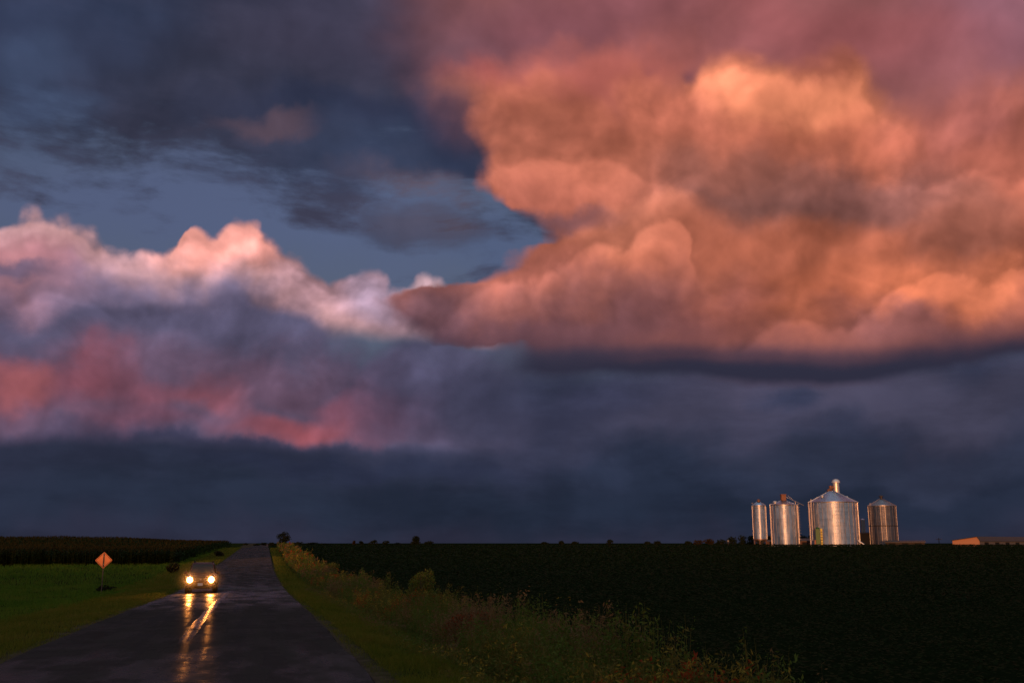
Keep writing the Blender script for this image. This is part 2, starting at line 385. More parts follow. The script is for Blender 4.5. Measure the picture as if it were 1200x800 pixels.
# ---------------------------------------------------------------- mesh helpers
class MB:
    "collects shapes and links them as one mesh object"
    def __init__(s): s.v = []; s.f = []; s.mi = []; s.m = 0
    def add(s, vs, fs):
        o = len(s.v); s.v += [tuple(p) for p in vs]; s.f += [tuple(i+o for i in f) for f in fs]; s.mi += [s.m]*len(fs)
        return s
    def box(s, c, size, rz=0.0, taper=1.0):
        sx, sy, sz = (k/2 for k in size); cr_, sr_ = math.cos(rz), math.sin(rz); vs = []
        for z in (-1, 1):
            t = taper if z > 0 else 1
            for x, y in ((-1, -1), (1, -1), (1, 1), (-1, 1)):
                a, b = x*sx*t, y*sy*t; vs.append((c[0]+a*cr_-b*sr_, c[1]+a*sr_+b*cr_, c[2]+z*sz))
        return s.add(vs, [(3, 2, 1, 0), (4, 5, 6, 7), (0, 1, 5, 4), (1, 2, 6, 5), (2, 3, 7, 6), (3, 0, 4, 7)])
    def tube(s, p0, p1, r0, r1=None, n=8):
        r1 = r0 if r1 is None else r1
        p0, p1 = Vector(p0), Vector(p1); a = (p1-p0).normalized()
        u = a.orthogonal().normalized(); w = a.cross(u); vs = []
        for p, r in ((p0, r0), (p1, r1)):
            for i in range(n):
                t = i/n*math.tau; vs.append(p+u*math.cos(t)*r+w*math.sin(t)*r)
        return s.add(vs, [(i, (i+1) % n, n+(i+1) % n, n+i) for i in range(n)]+[tuple(range(n-1, -1, -1)), tuple(range(n, 2*n))])
    def lathe(s, prof, c=(0, 0, 0), n=32, axis='Z'):
        vs = []
        for r, z in prof:
            for i in range(n):
                t = i/n*math.tau; a, b = r*math.cos(t), r*math.sin(t)
                vs.append((c[0]+a, c[1]+b, c[2]+z) if axis == 'Z' else (c[0]+z, c[1]+a, c[2]+b) if axis == 'X' else (c[0]+a, c[1]+z, c[2]+b))
        fs = []
        for k in range(len(prof)-1):
            for i in range(n):
                j = (i+1) % n; fs.append((k*n+i, k*n+j, (k+1)*n+j, (k+1)*n+i))
        if axis == 'Y': fs = [f[::-1] for f in fs]
        return s.add(vs, fs)
    def loft(s, rings, cap=True):
        n = len(rings[0]); vs = [p for r in rings for p in r]; fs = []
        for k in range(len(rings)-1):
            for i in range(n):
                j = (i+1) % n; fs.append((k*n+i, k*n+j, (k+1)*n+j, (k+1)*n+i))
        if cap: fs += [tuple(range(n-1, -1, -1)), tuple((len(rings)-1)*n+i for i in range(n))]
        return s.add(vs, fs)
    def build(s, name, mats, parent=None, smooth=False, loc=None, bevel=0.0):
        me = D.meshes.new(name); me.from_pydata(s.v, [], s.f)
        mats = mats if isinstance(mats, (list, tuple)) else [mats]
        for m in mats: me.materials.append(m)
        if len(mats) > 1: me.polygons.foreach_set('material_index', s.mi)
        if smooth: me.polygons.foreach_set('use_smooth', [True]*len(me.polygons))
        me.update()
        import bmesh
        b = bmesh.new(); b.from_mesh(me); bmesh.ops.recalc_face_normals(b, faces=b.faces); b.to_mesh(me); b.free()
        o = D.objects.new(name, me); COL.objects.link(o)
        if parent is not None: o.parent = parent
        if loc is not None: o.location = loc
        if bevel:
            md = o.modifiers.new('bevel', 'BEVEL'); md.width = bevel; md.segments = 2; md.limit_method = 'ANGLE'; md.angle_limit = R(35)
        if smooth:
            me.set_sharp_from_angle(angle=R(38))
        return o
def array_mesh(name, verts, mats, mi=None, k=4, parent=None, loc=None):
    "mesh from an (n, k, 3) array of separate k-sided faces"
    verts = np.asarray(verts, np.float32); n = verts.shape[0]
    me = D.meshes.new(name); me.vertices.add(n*k); me.vertices.foreach_set('co', verts.reshape(-1))
    me.loops.add(n*k); me.loops.foreach_set('vertex_index', np.arange(n*k, dtype=np.int32))
    me.polygons.add(n); me.polygons.foreach_set('loop_start', np.arange(0, n*k, k, dtype=np.int32))
    for m in (mats if isinstance(mats, (list, tuple)) else [mats]): me.materials.append(m)
    if mi is not None: me.polygons.foreach_set('material_index', np.asarray(mi, np.int32))
    me.update(calc_edges=True)
    o = D.objects.new(name, me); COL.objects.link(o)
    if parent is not None: o.parent = parent
    if loc is not None: o.location = loc
    return o
def leaves(c, size, up=0.0, aspect=.55):
    "(n, 4, 3) diamond leaves round centres c, facing randomly, up = how far they lie flat"
    n = len(c); c = np.asarray(c); size = np.broadcast_to(size, n)
    nr = rng.normal(size=(n, 3)); nr[:, 2] = np.abs(nr[:, 2])+up; nr /= np.linalg.norm(nr, axis=1)[:, None]
    t = rng.normal(size=(n, 3)); t -= (t*nr).sum(1)[:, None]*nr; t /= np.linalg.norm(t, axis=1)[:, None]
    b = np.cross(nr, t); s1 = size[:, None]; s2 = s1*aspect
    return np.stack([c-t*s1, c+b*s2, c+t*s1, c-b*s2], 1)
def blades(c, h, w, lean=.35):
    "(n, 4, 3) tapering, bent grass blades growing from c"
    n = len(c); c = np.asarray(c); h = np.broadcast_to(h, n)[:, None]; w = np.broadcast_to(w, n)[:, None]
    a = rng.uniform(0, math.tau, n); s = np.stack([np.cos(a), np.sin(a), np.zeros(n)], 1)
    l = rng.normal(size=(n, 3))*lean; l[:, 2] = 1
    top = c+l*h
    return np.stack([c-s*w/2, c+s*w/2, top+s*w*.12, top-s*w*.12], 1)
def thing(name, label, cat, loc=(0, 0, 0), rz=0.0, group=None):
    o = D.objects.new(name, None); COL.objects.link(o); o.empty_display_size = .3
    o.location = loc; o.rotation_euler = (0, 0, rz); return tag(o, label, cat, group)
def tag(o, label, cat, group=None, kind=None):
    o['label'] = label; o['category'] = cat
    if group: o['group'] = group
    if kind: o['kind'] = kind
    return o
def structure(o): o['kind'] = 'structure'; return o

# ---------------------------------------------------------------- ground, one sheet to the horizon
us = np.concatenate([-np.geomspace(40, 9000, 26)[::-1], np.arange(-39, -12, 1.5), np.arange(-12, 14, .5), np.arange(14.5, 60, 2), np.geomspace(60, 9000, 26)])
vs_ = np.concatenate([-np.geomspace(320, 6000, 8)[::-1], np.arange(-300, -8, 6.0), np.arange(-8, 80, 1.5), np.arange(80, 420, 4), np.geomspace(425, 12000, 24)])
UU, VV = np.meshgrid(us, vs_)
UC = UU+road_u(VV)*(np.abs(UU) < 15)
ZZ = ground_z(UC, VV)
g = MB(); nu, nv = len(us), len(vs_)
g.v = list(map(tuple, np.stack([UC, VV, ZZ], -1).reshape(-1, 3).tolist()))
g.f = [(j*nu+i, j*nu+i+1, (j+1)*nu+i+1, (j+1)*nu+i) for j in range(nv-1) for i in range(nu-1)]; g.mi = [0]*len(g.f)
mg = material('soil_and_turf', (.03, .035, .015), 1.0, 0, 0.0); t = Tree(mg)
p = t.pos(); sx = t.add('ShaderNodeSeparateXYZ'); t.link(p, sx.inputs[0])
nz = t.noise(p, .6, 6); nf = t.noise(p, 6.0, 5, .7)
gr = t.ramp(nz, [(.3, (.014, .020, .006)), (.55, (.024, .030, .008)), (.75, (.036, .032, .012))])
so = t.ramp(nf, [(.3, (.006, .010, .004)), (.7, (.012, .018, .007))])
di = t.ramp(nf, [(.3, (.045, .032, .022)), (.7, (.11, .08, .055))])
m1 = t.add('ShaderNodeMix', data_type='RGBA'); t.link(t.range(sx.outputs[0], 7.2, 8.6, 0, 1), m1.inputs[0]); t.link(gr, m1.inputs[6]); t.link(so, m1.inputs[7])
ab = t.math('ABSOLUTE', sx.outputs[0]); sh = t.math('ADD', ab, t.math('MULTIPLY', t.noise(p, 1.1, 5), 1.6))
m2 = t.add('ShaderNodeMix', data_type='RGBA'); t.link(t.range(sh, 4.2, 5.0, 1, 0), m2.inputs[0]); t.link(m1.outputs[2], m2.inputs[6]); t.link(di, m2.inputs[7])
t.link(m2.outputs[2], t.b.inputs['Base Color']); t.bump(nf, .6, .06)
structure(g.build('ground', mg, smooth=True))

# ---------------------------------------------------------------- road
HALF_ROAD = 3.3
rv = np.concatenate([np.arange(-260, -30, 5.0), np.arange(-30, 120, 1.0), np.arange(120, 420, 3.0), np.geomspace(425, 1500, 12)])
ru = np.array([-3.42, -3.3, -2.9, -2.5, -2.1, -1.7, -1.3, -.9, -.5, -.2, 0, .2, .5, .9, 1.3, 1.7, 2.1, 2.5, 2.9, 3.3, 3.42])
def road_base(v): return road_z(v)+(SHADE_RISE+.1-road_z(v))*sst(-np.asarray(v)*math.cos(SUN_AZ+math.pi), 25, 160)
def road_h(u):
    rut = -.010*(np.exp(-((np.abs(u)-.85)/.28)**2)+np.exp(-((np.abs(u)-2.45)/.28)**2))
    return .02-.012*np.abs(u)/3.3+rut-.12*(np.abs(u) > 3.35)
r_ = MB()
for v in rv:
    for u in ru:
        w = (.03*math.sin(v*.7)+.02*math.sin(v*2.3+u)) if abs(u) > 3.2 else 0
        r_.v.append((u+float(road_u(v))+w, float(v), float(road_base(v))+float(road_h(u))))
n = len(ru)
r_.f = [(j*n+i, j*n+i+1, (j+1)*n+i+1, (j+1)*n+i) for j in range(len(rv)-1) for i in range(n-1)]; r_.mi = [0]*len(r_.f)
ma = material('wet_asphalt', (.03, .03, .032), .3, 0, .28); t = Tree(ma)
p = t.pos(); sx = t.add('ShaderNodeSeparateXYZ'); t.link(p, sx.inputs[0])
fine = t.noise(p, 60, 3, .6); mid = t.noise(p, 1.4, 6, .6); streak = t.noise(p, 1.0, 5, .6, (2.2, .12, 1)); ripple = t.noise(p, 1.0, 3, .55, (1.2, 5.5, 1))
t.link(t.ramp(t.math('ADD', t.math('MULTIPLY', mid, .5), t.math('MULTIPLY', streak, .5)), [(.35, (.024, .022, .021)), (.65, (.036, .032, .031))]), t.b.inputs['Base Color'])
dry = t.math('ADD', t.math('MULTIPLY', streak, .6), t.math('MULTIPLY', mid, .4))
t.link(t.range(dry, .42, .60, .20, .40), t.b.inputs['Roughness'])
h = t.math('ADD', t.math('MULTIPLY', fine, .0004), t.math('MULTIPLY', ripple, .005))
t.bump(h, 1.0, 1.0)
# only part of the surface carries a film of water: the crown, the wheel tracks and patches
t.b.inputs['Specular IOR Level'].default_value = .5
dryb = t.add('ShaderNodeBsdfDiffuse'); dryb.inputs['Roughness'].default_value = 1.0; t.link(t.b.inputs['Base Color'].links[0].from_socket, dryb.inputs['Color'])
patch = t.noise(p, 1.0, 4, .6, (.9, .35, 1))
zone = t.math('MAXIMUM', t.range(sx.outputs[1], 38, 46, 0, 1), t.range(sx.outputs[1], 21, 25, .55, 0))
zone = t.math('MULTIPLY', t.math('ADD', zone, .25), t.range(sx.outputs[1], 66, 84, 1, .35))
wet = t.math('MULTIPLY', t.range(patch, .42, .60, .05, .26), zone)
wet = t.math('MULTIPLY', wet, t.range(sx.outputs[1], 42, 54, 1, 1.8))
wet = t.math('ADD', wet, .035)
mx = t.add('ShaderNodeMixShader'); t.link(wet, mx.inputs[0]); t.link(dryb.outputs[0], mx.inputs[1]); t.link(t.b.outputs[0], mx.inputs[2]); t.link(mx.outputs[0], t.n['Material Output'].inputs['Surface'])
structure(r_.build('road', ma, smooth=True))
# sealed seam along the crown of the road: a low glossy bead of tar
mt = material('tar_seal', (.038, .033, .033), .27, 0, .9); t = Tree(mt)
t.bump(t.noise(t.pos(), 9, 4, .6), .5, .02)
db = t.add('ShaderNodeBsdfDiffuse'); db.inputs['Color'].default_value = (.030, .027, .026, 1)
mx = t.add('ShaderNodeMixShader'); s3 = t.add('ShaderNodeSeparateXYZ'); t.link(t.pos(), s3.inputs[0]); t.link(t.math('MULTIPLY', t.range(t.noise(t.pos(), 1.0, 4, .6, (3, .8, 1)), .32, .58, .2, .9), t.range(s3.outputs[1], 22, 38, .06, 1)), mx.inputs[0]); t.link(db.outputs[0], mx.inputs[1]); t.link(t.b.outputs[0], mx.inputs[2]); t.link(mx.outputs[0], t.n['Material Output'].inputs['Surface'])
b_ = MB(); prof = [(-.19, 0), (-.13, .006), (-.06, .011), (0, .013), (.06, .011), (.13, .006), (.19, 0)]
sv = np.arange(22, 66, .4)
for v in sv:
    c = -.22+float(road_u(v))+.04*math.sin(v*.11)+.01*math.sin(v*.9)
    wd = .85+.10*math.sin(v*.9)*math.sin(v*.31)
    for a, hh in prof: b_.v.append((c+a*wd, v, float(road_z(v))+.012+hh*min(1, (v-21.8)/5)+.005*min(1, (v-21.8)/5)))
n = len(prof)
b_.f = [(j*n+i, j*n+i+1, (j+1)*n+i+1, (j+1)*n+i) for j in range(len(sv)-1) for i in range(n-1)]; b_.mi = [0]*len(b_.f)
structure(b_.build('road_seam', mt, smooth=True))
# darker, rougher strip across the road
mp_ = material('dark_asphalt', (.016, .015, .016), .7); t = Tree(mp_); t.bump(t.noise(t.pos(), 40, 3), .6, .01)
b_ = MB()
for v in np.arange(70.5, 74.01, .5):
    for u in np.linspace(-3.28, 3.28, 15): b_.v.append((u+float(road_u(v))+.0, v+.12*math.sin(u*2.1), float(road_z(v))+float(road_h(u))+.006))
b_.f = [(j*15+i, j*15+i+1, (j+1)*15+i+1, (j+1)*15+i) for j in range(7) for i in range(14)]; b_.mi = [0]*len(b_.f)
structure(b_.build('road_dark_strip', mp_, smooth=True))

# ---------------------------------------------------------------- grain store
def galvanised(name, base, rough, corr=.5, period=.104, zoff=1.1):
    m = material(name, base, rough, 1.0); t = Tree(m)
    tc_ = t.add('ShaderNodeTexCoord').outputs['Object']; s_ = t.add('ShaderNodeSeparateXYZ'); t.link(tc_, s_.inputs[0])
    ang = t.math('ARCTAN2', s_.outputs[1], s_.outputs[0])
    cx = t.add('ShaderNodeCombineXYZ'); t.link(t.math('FLOOR', t.math('MULTIPLY', ang, 24/math.tau)), cx.inputs[0]); t.link(t.math('FLOOR', t.math('DIVIDE', s_.outputs[2], zoff)), cx.inputs[1])
    wn = t.add('ShaderNodeTexWhiteNoise'); t.link(cx.outputs[0], wn.inputs['Vector'])
    dirt = t.noise(tc_, .9, 5, .6, (1.5, 1.5, .25))
    v = t.math('ADD', t.math('MULTIPLY', wn.outputs['Value'], .30), t.math('MULTIPLY', dirt, .7))
    t.link(t.ramp(v, [(.2, tuple(k*.72 for k in base)), (.6, base), (.85, tuple(min(1, k*1.2) for k in base))]), t.b.inputs['Base Color'])
    t.link(t.range(dirt, .3, .7, rough*.8, rough*1.3), t.b.inputs['Roughness'])
    if corr:
        gm = t.add('ShaderNodeNewGeometry')
        k = t.math('MULTIPLY', t.math('COSINE', t.math('MULTIPLY', s_.outputs[2], math.tau/period)), corr)
        c2 = t.add('ShaderNodeCombineXYZ'); t.link(k, c2.inputs[2])
        # small azimuth wobble per sheet so that the bins do not shine as perfect cylinders
        wob = t.add('ShaderNodeVectorMath', operation='SUBTRACT'); t.link(wn.outputs['Color'], wob.inputs[0]); wob.inputs[1].default_value = (.5, .5, .5)
        wo2 = t.add('ShaderNodeVectorMath', operation='MULTIPLY'); t.link(wob.outputs[0], wo2.inputs[0]); wo2.inputs[1].default_value = (.035, .035, .0)
        a1 = t.add('ShaderNodeVectorMath', operation='ADD'); t.link(gm.outputs['Normal'], a1.inputs[0]); t.link(c2.outputs[0], a1.inputs[1])
        a2 = t.add('ShaderNodeVectorMath', operation='ADD'); t.link(a1.outputs[0], a2.inputs[0]); t.link(wo2.outputs[0], a2.inputs[1])
        nn = t.add('ShaderNodeVectorMath', operation='NORMALIZE'); t.link(a2.outputs[0], nn.inputs[0]); t.link(nn.outputs[0], t.b.inputs['Normal'])
    return m
WALL = galvanised('corrugated_steel', (.70, .70, .73), .36)
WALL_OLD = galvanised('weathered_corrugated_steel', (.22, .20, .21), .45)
ROOF = galvanised('roof_steel', (.50, .60, .74), .25, 0)
RIB = material('stiffener_steel', (.42, .38, .37), .45, 1.0)
BRIGHT = material('bright_duct_steel', (.80, .74, .68), .45, .8)
RUST = material('rusty_steel', (.22, .10, .06), .6, .5)
DARK = material('dark_steel', (.010, .010, .012), .8, 0, .2)
BAND = material('dark_band', (.06, .05, .05), .6, .6)

SILO_D = 320.0
def bin_at(x_l, x_r, y_eave, y_peak, d, label, wall, name='grain_bin', base_y=None, ribs=24, legs=False, band=None, roof=ROOF):
    xc = (x_l+x_r)/2; u, v = flat_pt(xc, d); s = px_m(d); ra = (x_r-x_l)/2/s; z0 = gz(u, v)
    ez = z_of(y_eave, d)-z0; pz = z_of(y_peak, d)-z0
    root = thing(name, label, 'grain bin', (u, v, z0), math.radians(random.uniform(0, 360)))
    zb = 1.9 if legs else 0.0
    w = MB(); n = 72; w.lathe([(ra, zb+.25), (ra, ez)], n=n)
    k = zb+1.1
    while k < ez-.3:                       # bolted lap of each ring of sheets
        w.lathe([(ra+.001, k-.08), (ra+.035, k-.05), (ra+.035, k+.05), (ra+.001, k+.08)], n=n); k += 1.1
    w.build('wall', wall, root, smooth=True)
    st = MB()
    for i in range(ribs):
        a = (i+.3)/ribs*math.tau; st.box(((ra+.035)*math.cos(a), (ra+.035)*math.sin(a), (ez+zb+.3)/2), (.09, .11, ez-zb-.35), a)
    st.build('stiffeners', RIB, root)
    r = MB(); hub = max(.35, ra*.11); r.lathe([(ra+.12, ez-.10), (ra+.14, ez+.02), (hub, pz), (hub, pz+.02)], n=n)
    ro = r.build('roof', roof, root, smooth=True)
    rr = MB(); nr = int(ribs*1.5)
    for i in range(nr):
        a = i/nr*math.tau; rr.tube(((ra+.12)*math.cos(a), (ra+.12)*math.sin(a), ez+.05), (hub*math.cos(a), hub*math.sin(a), pz+.04), .035, n=4)
    rr.build('roof_ribs', roof, ro)
    ev = MB(); ev.lathe([(ra+.10, ez-.16), (ra+.19, ez-.14), (ra+.19, ez+.0), (ra+.12, ez+.01)], n=n); ev.build('eave_ring', RIB, root, smooth=True)
    if not legs:
        f = MB(); f.lathe([(ra+.35, -.3), (ra+.35, .25), (ra-.05, .252), (ra-.05, -.3)], n=48); f.build('footing', CONC, root)
    if band:
        zz = z_of(band, d)-z0; f = MB(); f.lathe([(ra+.03, zz-.13), (ra+.10, zz-.12), (ra+.10, zz+.12), (ra+.03, zz+.13)], n=n); f.build('wind_ring', BAND, root, smooth=True)
    if legs:
        h = MB(); h.lathe([(.25, .55), (ra*.98, zb+.2), (ra*.98, zb+.3)], n=48); h.build('hopper', wall, root, smooth=True)
        for i in range(6):
            a = i/6*math.tau; l = MB(); l.box((ra*math.cos(a), ra*math.sin(a), zb/2), (.14, .14, zb+.5), a); l.build('leg', RUST, root)
        f = MB(); f.lathe([(ra+.03, zb+.25), (ra+.08, zb+.27), (ra+.08, zb+.5), (ra+.03, zb+.52)], n=n); f.build('ring_beam', RUST, root, smooth=True)
    root['_r'] = ra; root['_e'] = ez; root['_p'] = pz
    return root, u, v, z0, ra, ez, pz, s, d
CONC = material('concrete', (.25, .23, .21), .9)
def in_bin(B, x, y, toward=0.0):
    "a point over pixel x, y in the frame of bin B, 'toward' metres nearer the camera"
    root, u, v, z0, ra, ez, pz, s, d = B
    dd = d-toward; uu, vv = flat_pt(x, dd); q = Vector((uu-u, vv-v, 0)); q.rotate(Euler((0, 0, -root.rotation_euler.z)))
    return Vector((q.x, q.y, z_of(y, dd)-z0))

def ladder(B, x, toward):
    root, u, v, z0, ra, ez, pz, s, d = B
    a = in_bin(B, x, 600, toward); dr = Vector((a.x, a.y, 0)).normalized(); tn = Vector((-dr.y, dr.x, 0)); c = dr*(ra+.3)
    m = MB()
    for k in (-.22, .22): m.tube(c+tn*k+Vector((0, 0, .5)), c+tn*k+Vector((0, 0, ez+.9)), .03, n=5)
    z = .8
    while z < ez+.8: m.tube(c-tn*.22+Vector((0, 0, z)), c+tn*.22+Vector((0, 0, z)), .018, n=4); z += .35
    for zz in np.arange(2.5, ez+.9, .9):      # cage hoops
        pts = [c+tn*(.38*math.cos(t))+dr*(.38*math.sin(t))*1.4+Vector((0, 0, zz)) for t in np.linspace(0, math.pi, 6)]
        for q0_, q1_ in zip(pts[:-1], pts[1:]): m.tube(q0_, q1_, .02, n=4)
    m.build('ladder', RIB, root)
def vent(B, x, y, toward, mat=None, r=.28):
    p_ = in_bin(B, x, y, toward); m = MB(); m.tube(p_-Vector((0, 0, .5)), p_+Vector((0, 0, .05)), r*.7); m.lathe([(r*1.25, .0), (r*1.1, .18), (r*.5, .34), (.02, .38)], c=p_, n=12)
    m.build('roof_vent', mat or BRIGHT, B[0], smooth=True)

A = bin_at(883.7, 899, 592.5, 588.2, SILO_D-6, 'smallest grain bin, slim and raised on legs, at the left end of the row', WALL, base_y=633, ribs=12, legs=True)
ca = MB(); ca.lathe([(.50, 0), (.50, .35), (.62, .37), (.30, .75), (.02, .85)], c=(0, 0, A[6]), n=16); ca.build('roof_cap', RUST, A[0], smooth=True)
ladder(A, 884, 1.0)
B = bin_at(905, 936.3, 592, 586.3, SILO_D, 'medium shiny grain bin with a square rusty cap and sloping pipe on its roof', WALL, ribs=20)
ca = MB(); ca.box((0, 0, B[6]+.75), (1.5, 1.5, 1.7), -B[0].rotation_euler.z-YAW); ca.box((0, 0, B[6]+1.72), (1.75, 1.75, .25), -B[0].rotation_euler.z-YAW); ca.build('roof_cap', RUST, B[0], bevel=.05)
vent(B, 910.5, 588.6, 2.2, r=.55)
pi_ = MB(); q0_ = in_bin(B, 924, 582.5, .5); q1_ = in_bin(B, 944.5, 592.5, .5); pi_.tube(q0_, q1_, .12, n=8); pi_.tube(in_bin(B, 934.5, 588, .5), in_bin(B, 934.8, 592, .5), .09, n=6); pi_.tube(in_bin(B, 926, 580.5, .5), in_bin(B, 935, 588.6, .5), .05, n=5)
pi_.build('spout', RIB, B[0], smooth=True)
ladder(B, 937, 1.5)
Cb = bin_at(951, 1006.4, 589, 575.8, SILO_D, 'largest grain bin with a wide blue grey cone roof and domed stack on top', WALL, ribs=28)
st_ = MB(); pb = in_bin(Cb, 984, 580, -1.0); r0 = 3.6/Cb[7]
zt = in_bin(Cb, 984, 566.2, -1.0).z
st_.lathe([(r0, pb.z-1.2), (r0, zt)], c=(pb.x, pb.y, 0), n=24)
for k in (.3, .62): st_.lathe([(r0+.001, pb.z+(zt-pb.z)*k-.09), (r0+.09, pb.z+(zt-pb.z)*k-.07), (r0+.09, pb.z+(zt-pb.z)*k+.07), (r0+.001, pb.z+(zt-pb.z)*k+.09)], c=(pb.x, pb.y, 0), n=24)
so_ = st_.build('stack', BRIGHT, Cb[0], smooth=True)
cp_ = MB(); cp_.lathe([(r0*1.0, zt-.1), (r0*1.35, zt), (r0*1.3, zt+.45), (r0*1.0, zt+.95), (r0*.45, zt+1.2), (.02, zt+1.27)], c=(pb.x, pb.y, 0), n=24); cp_.build('domed_cap', BRIGHT, so_, smooth=True)
sl = MB(); sl.tube(in_bin(Cb, 981.5, 570, -1.0), in_bin(Cb, 973.5, 575.8, -.5), .42, n=10); sl.tube(in_bin(Cb, 977.3, 569.6, -1.0), in_bin(Cb, 977.3, 577, -1.0), .5, n=10); sl.build('elbow_duct', RUST, Cb[0], smooth=True)
vent(Cb, 966.8, 581.5, 2.5, r=.5); vent(Cb, 996, 583, 1.5, r=.3)
ladder(Cb, 951.5, 2.2)
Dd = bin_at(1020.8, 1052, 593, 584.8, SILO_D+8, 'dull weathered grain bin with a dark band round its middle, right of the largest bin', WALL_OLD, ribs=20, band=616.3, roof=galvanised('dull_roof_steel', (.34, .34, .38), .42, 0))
ca = MB(); ca.lathe([(.42, -.1), (.42, .6), (.75, .62), (.7, .85), (.25, 1.15), (.02, 1.2)], c=(0, 0, Dd[6]), n=16); ca.build('roof_cap', BAND, Dd[0], smooth=True)
ladder(Dd, 1021, 2.0)

def slim(x0, x1, y0, d, label):
    xc = (x0+x1)/2; u, v = flat_pt(xc, d); s = px_m(d); ra = (x1-x0)/2/s; z0 = gz(u, v); ez = z_of(y0, d)-z0
    o = thing('feed_silo', label, 'silo', (u, v, z0))
    w = MB(); w.lathe([(ra, 0), (ra, ez)], n=24); w.build('wall', WALL_OLD, o, smooth=True)
    w = MB(); w.lathe([(ra+.06, ez-.02), (.15, ez+ra*.5), (.02, ez+ra*.52)], n=24); w.build('roof', ROOF, o, smooth=True)
slim(1010.2, 1015.2, 609, SILO_D+26, 'slender dull silo rising behind the dark shed between two bins')

def rot_to_cam(u, v): return math.atan2(u-EYE.x, v-EYE.y)
def shed(name, x0, x1, y_eave, y_ridge, d, depth, wall, roofm, label, cat, doors=0, turn=0.0):
    xc = (x0+x1)/2; u, v = flat_pt(xc, d); s = px_m(d); w = (x1-x0)/s; z0 = gz(u, v); ez = z_of(y_eave, d)-z0; rz_ = z_of(y_ridge, d)-z0
    o = thing(name, label, cat, (u, v, z0), -rot_to_cam(u, v)+turn)
    b = MB(); b.loft([[(-w/2, 0, 0), (-w/2, 0, ez), (-w/2, depth/2, rz_-.02), (-w/2, depth, ez), (-w/2, depth, 0)], [(w/2, 0, 0), (w/2, 0, ez), (w/2, depth/2, rz_-.02), (w/2, depth, ez), (w/2, depth, 0)]]); b.build('wall', wall, o)
    r = MB(); e = .3
    for sgn, ya, yb in ((1, -e, depth/2), (-1, depth+e, depth/2)):
        za = ez-(rz_-ez)/(depth/2)*e+.02
        r.loft([[(-w/2-e, ya, za), (-w/2-e, yb, rz_+.02), (-w/2-e, yb, rz_+.14), (-w/2-e, ya, za+.12)], [(w/2+e, ya, za), (w/2+e, yb, rz_+.02), (w/2+e, yb, rz_+.14), (w/2+e, ya, za+.12)]])
    r.build('roof', roofm, o)
    for k in range(doors):
        c = -w/2+w*(k+.5)/doors; m = MB(); m.box((c, -.03, ez*.42), (w/doors*.5, .05, ez*.8)); m.build('door', DARK, o)
    return o
SHEDW = material('brown_siding', (.035, .024, .02), .8); SHEDR = material('dark_shed_roof', (.045, .045, .05), .55, .3)
PALE = material('pale_siding', (.11, .10, .10), .7); CLAY = material('tan_siding', (.46, .22, .12), .75)
shed('machine_shed', 1007.5, 1021, 625.5, 624.0, SILO_D+10, 6, DARK, DARK, 'tall black shed wedged between the largest bin and the banded bin', 'shed')
shed('low_shed', 1039, 1082, 635.2, 633.4, SILO_D-8, 9, SHEDW, SHEDR, 'long low dark shed with a flat looking roof, right of the banded bin', 'shed', doors=3)
shed('low_shed', 937, 950, 633.5, 631, SILO_D+15, 6, material('rust_siding', (.10, .045, .03), .8), SHEDR, 'small rusty brown shed between the medium bin and the largest bin', 'shed', doors=1)
shed('low_shed', 898, 905, 634.5, 632.8, SILO_D+15, 5, material('rust_siding', (.08, .04, .03), .8), SHEDR, 'tiny brown lean shed in the gap between the two left bins', 'shed')
# long barn whose lit end wall faces the camera
def barn():
    d = SILO_D-20; s = px_m(d); u, v = flat_pt(1148, d); z0 = gz(u, v); a = R(22)
    o = thing('barn', 'long low barn with a sunlit orange end wall, at the right edge of the field', 'barn', (u, v, z0), -rot_to_cam(u, v)+R(90)-a)
    W = 28/s/math.cos(a)*1.05; L = 62/s/math.sin(a); H = z_of(629.0, d)-z0; e2 = z_of(633.2, d)-z0; ef = z_of(633.6, d)-z0; rg = .55
    b = MB(); b.loft([[(x, 0, 0), (x, 0, ef), (x, rg, H), (x, W, e2), (x, W, 0)] for x in (0, .12)]); b.build('end_wall', CLAY, o)
    b = MB(); b.box((L/2+.12, .06, ef/2), (L, .12, ef)); b.build('side_wall', PALE, o)
    r = MB()
    for (ya, za), (yb, zb) in (((-.35, ef-.15), (rg, H+.03)), ((rg, H+.03), (W+.3, e2))):
        r.loft([[(x, ya, za), (x, yb, zb), (x, yb, zb+.14), (x, ya, za+.14)] for x in (-.3, L)])
    r.build('roof', SHEDR, o)
    for k in range(5):
        m = MB(); m.box((L*(.12+.19*k), -.03, ef*.4), (3.0, .05, ef*.75)); m.build('door', DARK, o)
barn()
def utility_pole(x, y_top, d, label, group=None, arm=True, mat=None):
    u, v = flat_pt(x, d); z0 = gz(u, v); h_ = z_of(y_top, d)-z0
    o = thing('utility_pole', label, 'pole', (u, v, z0), -rot_to_cam(u, v), group)
    m = MB(); m.tube((0, 0, -.3), (0, 0, h_), .16, .1); m.build('pole', mat or DARK, o)
    if arm:
        m = MB(); m.box((0, 0, h_-.5), (1.8, .12, .14)); m.build('crossarm', mat or DARK, o)
        for k in (-.8, 0, .8): m = MB(); m.tube((k, 0, h_-.43), (k, 0, h_-.2), .06, .03); m.build('insulator', PALE, o)
utility_pole(1100.5, 630, SILO_D+30, 'short dark pole standing alone between the low shed and the barn')
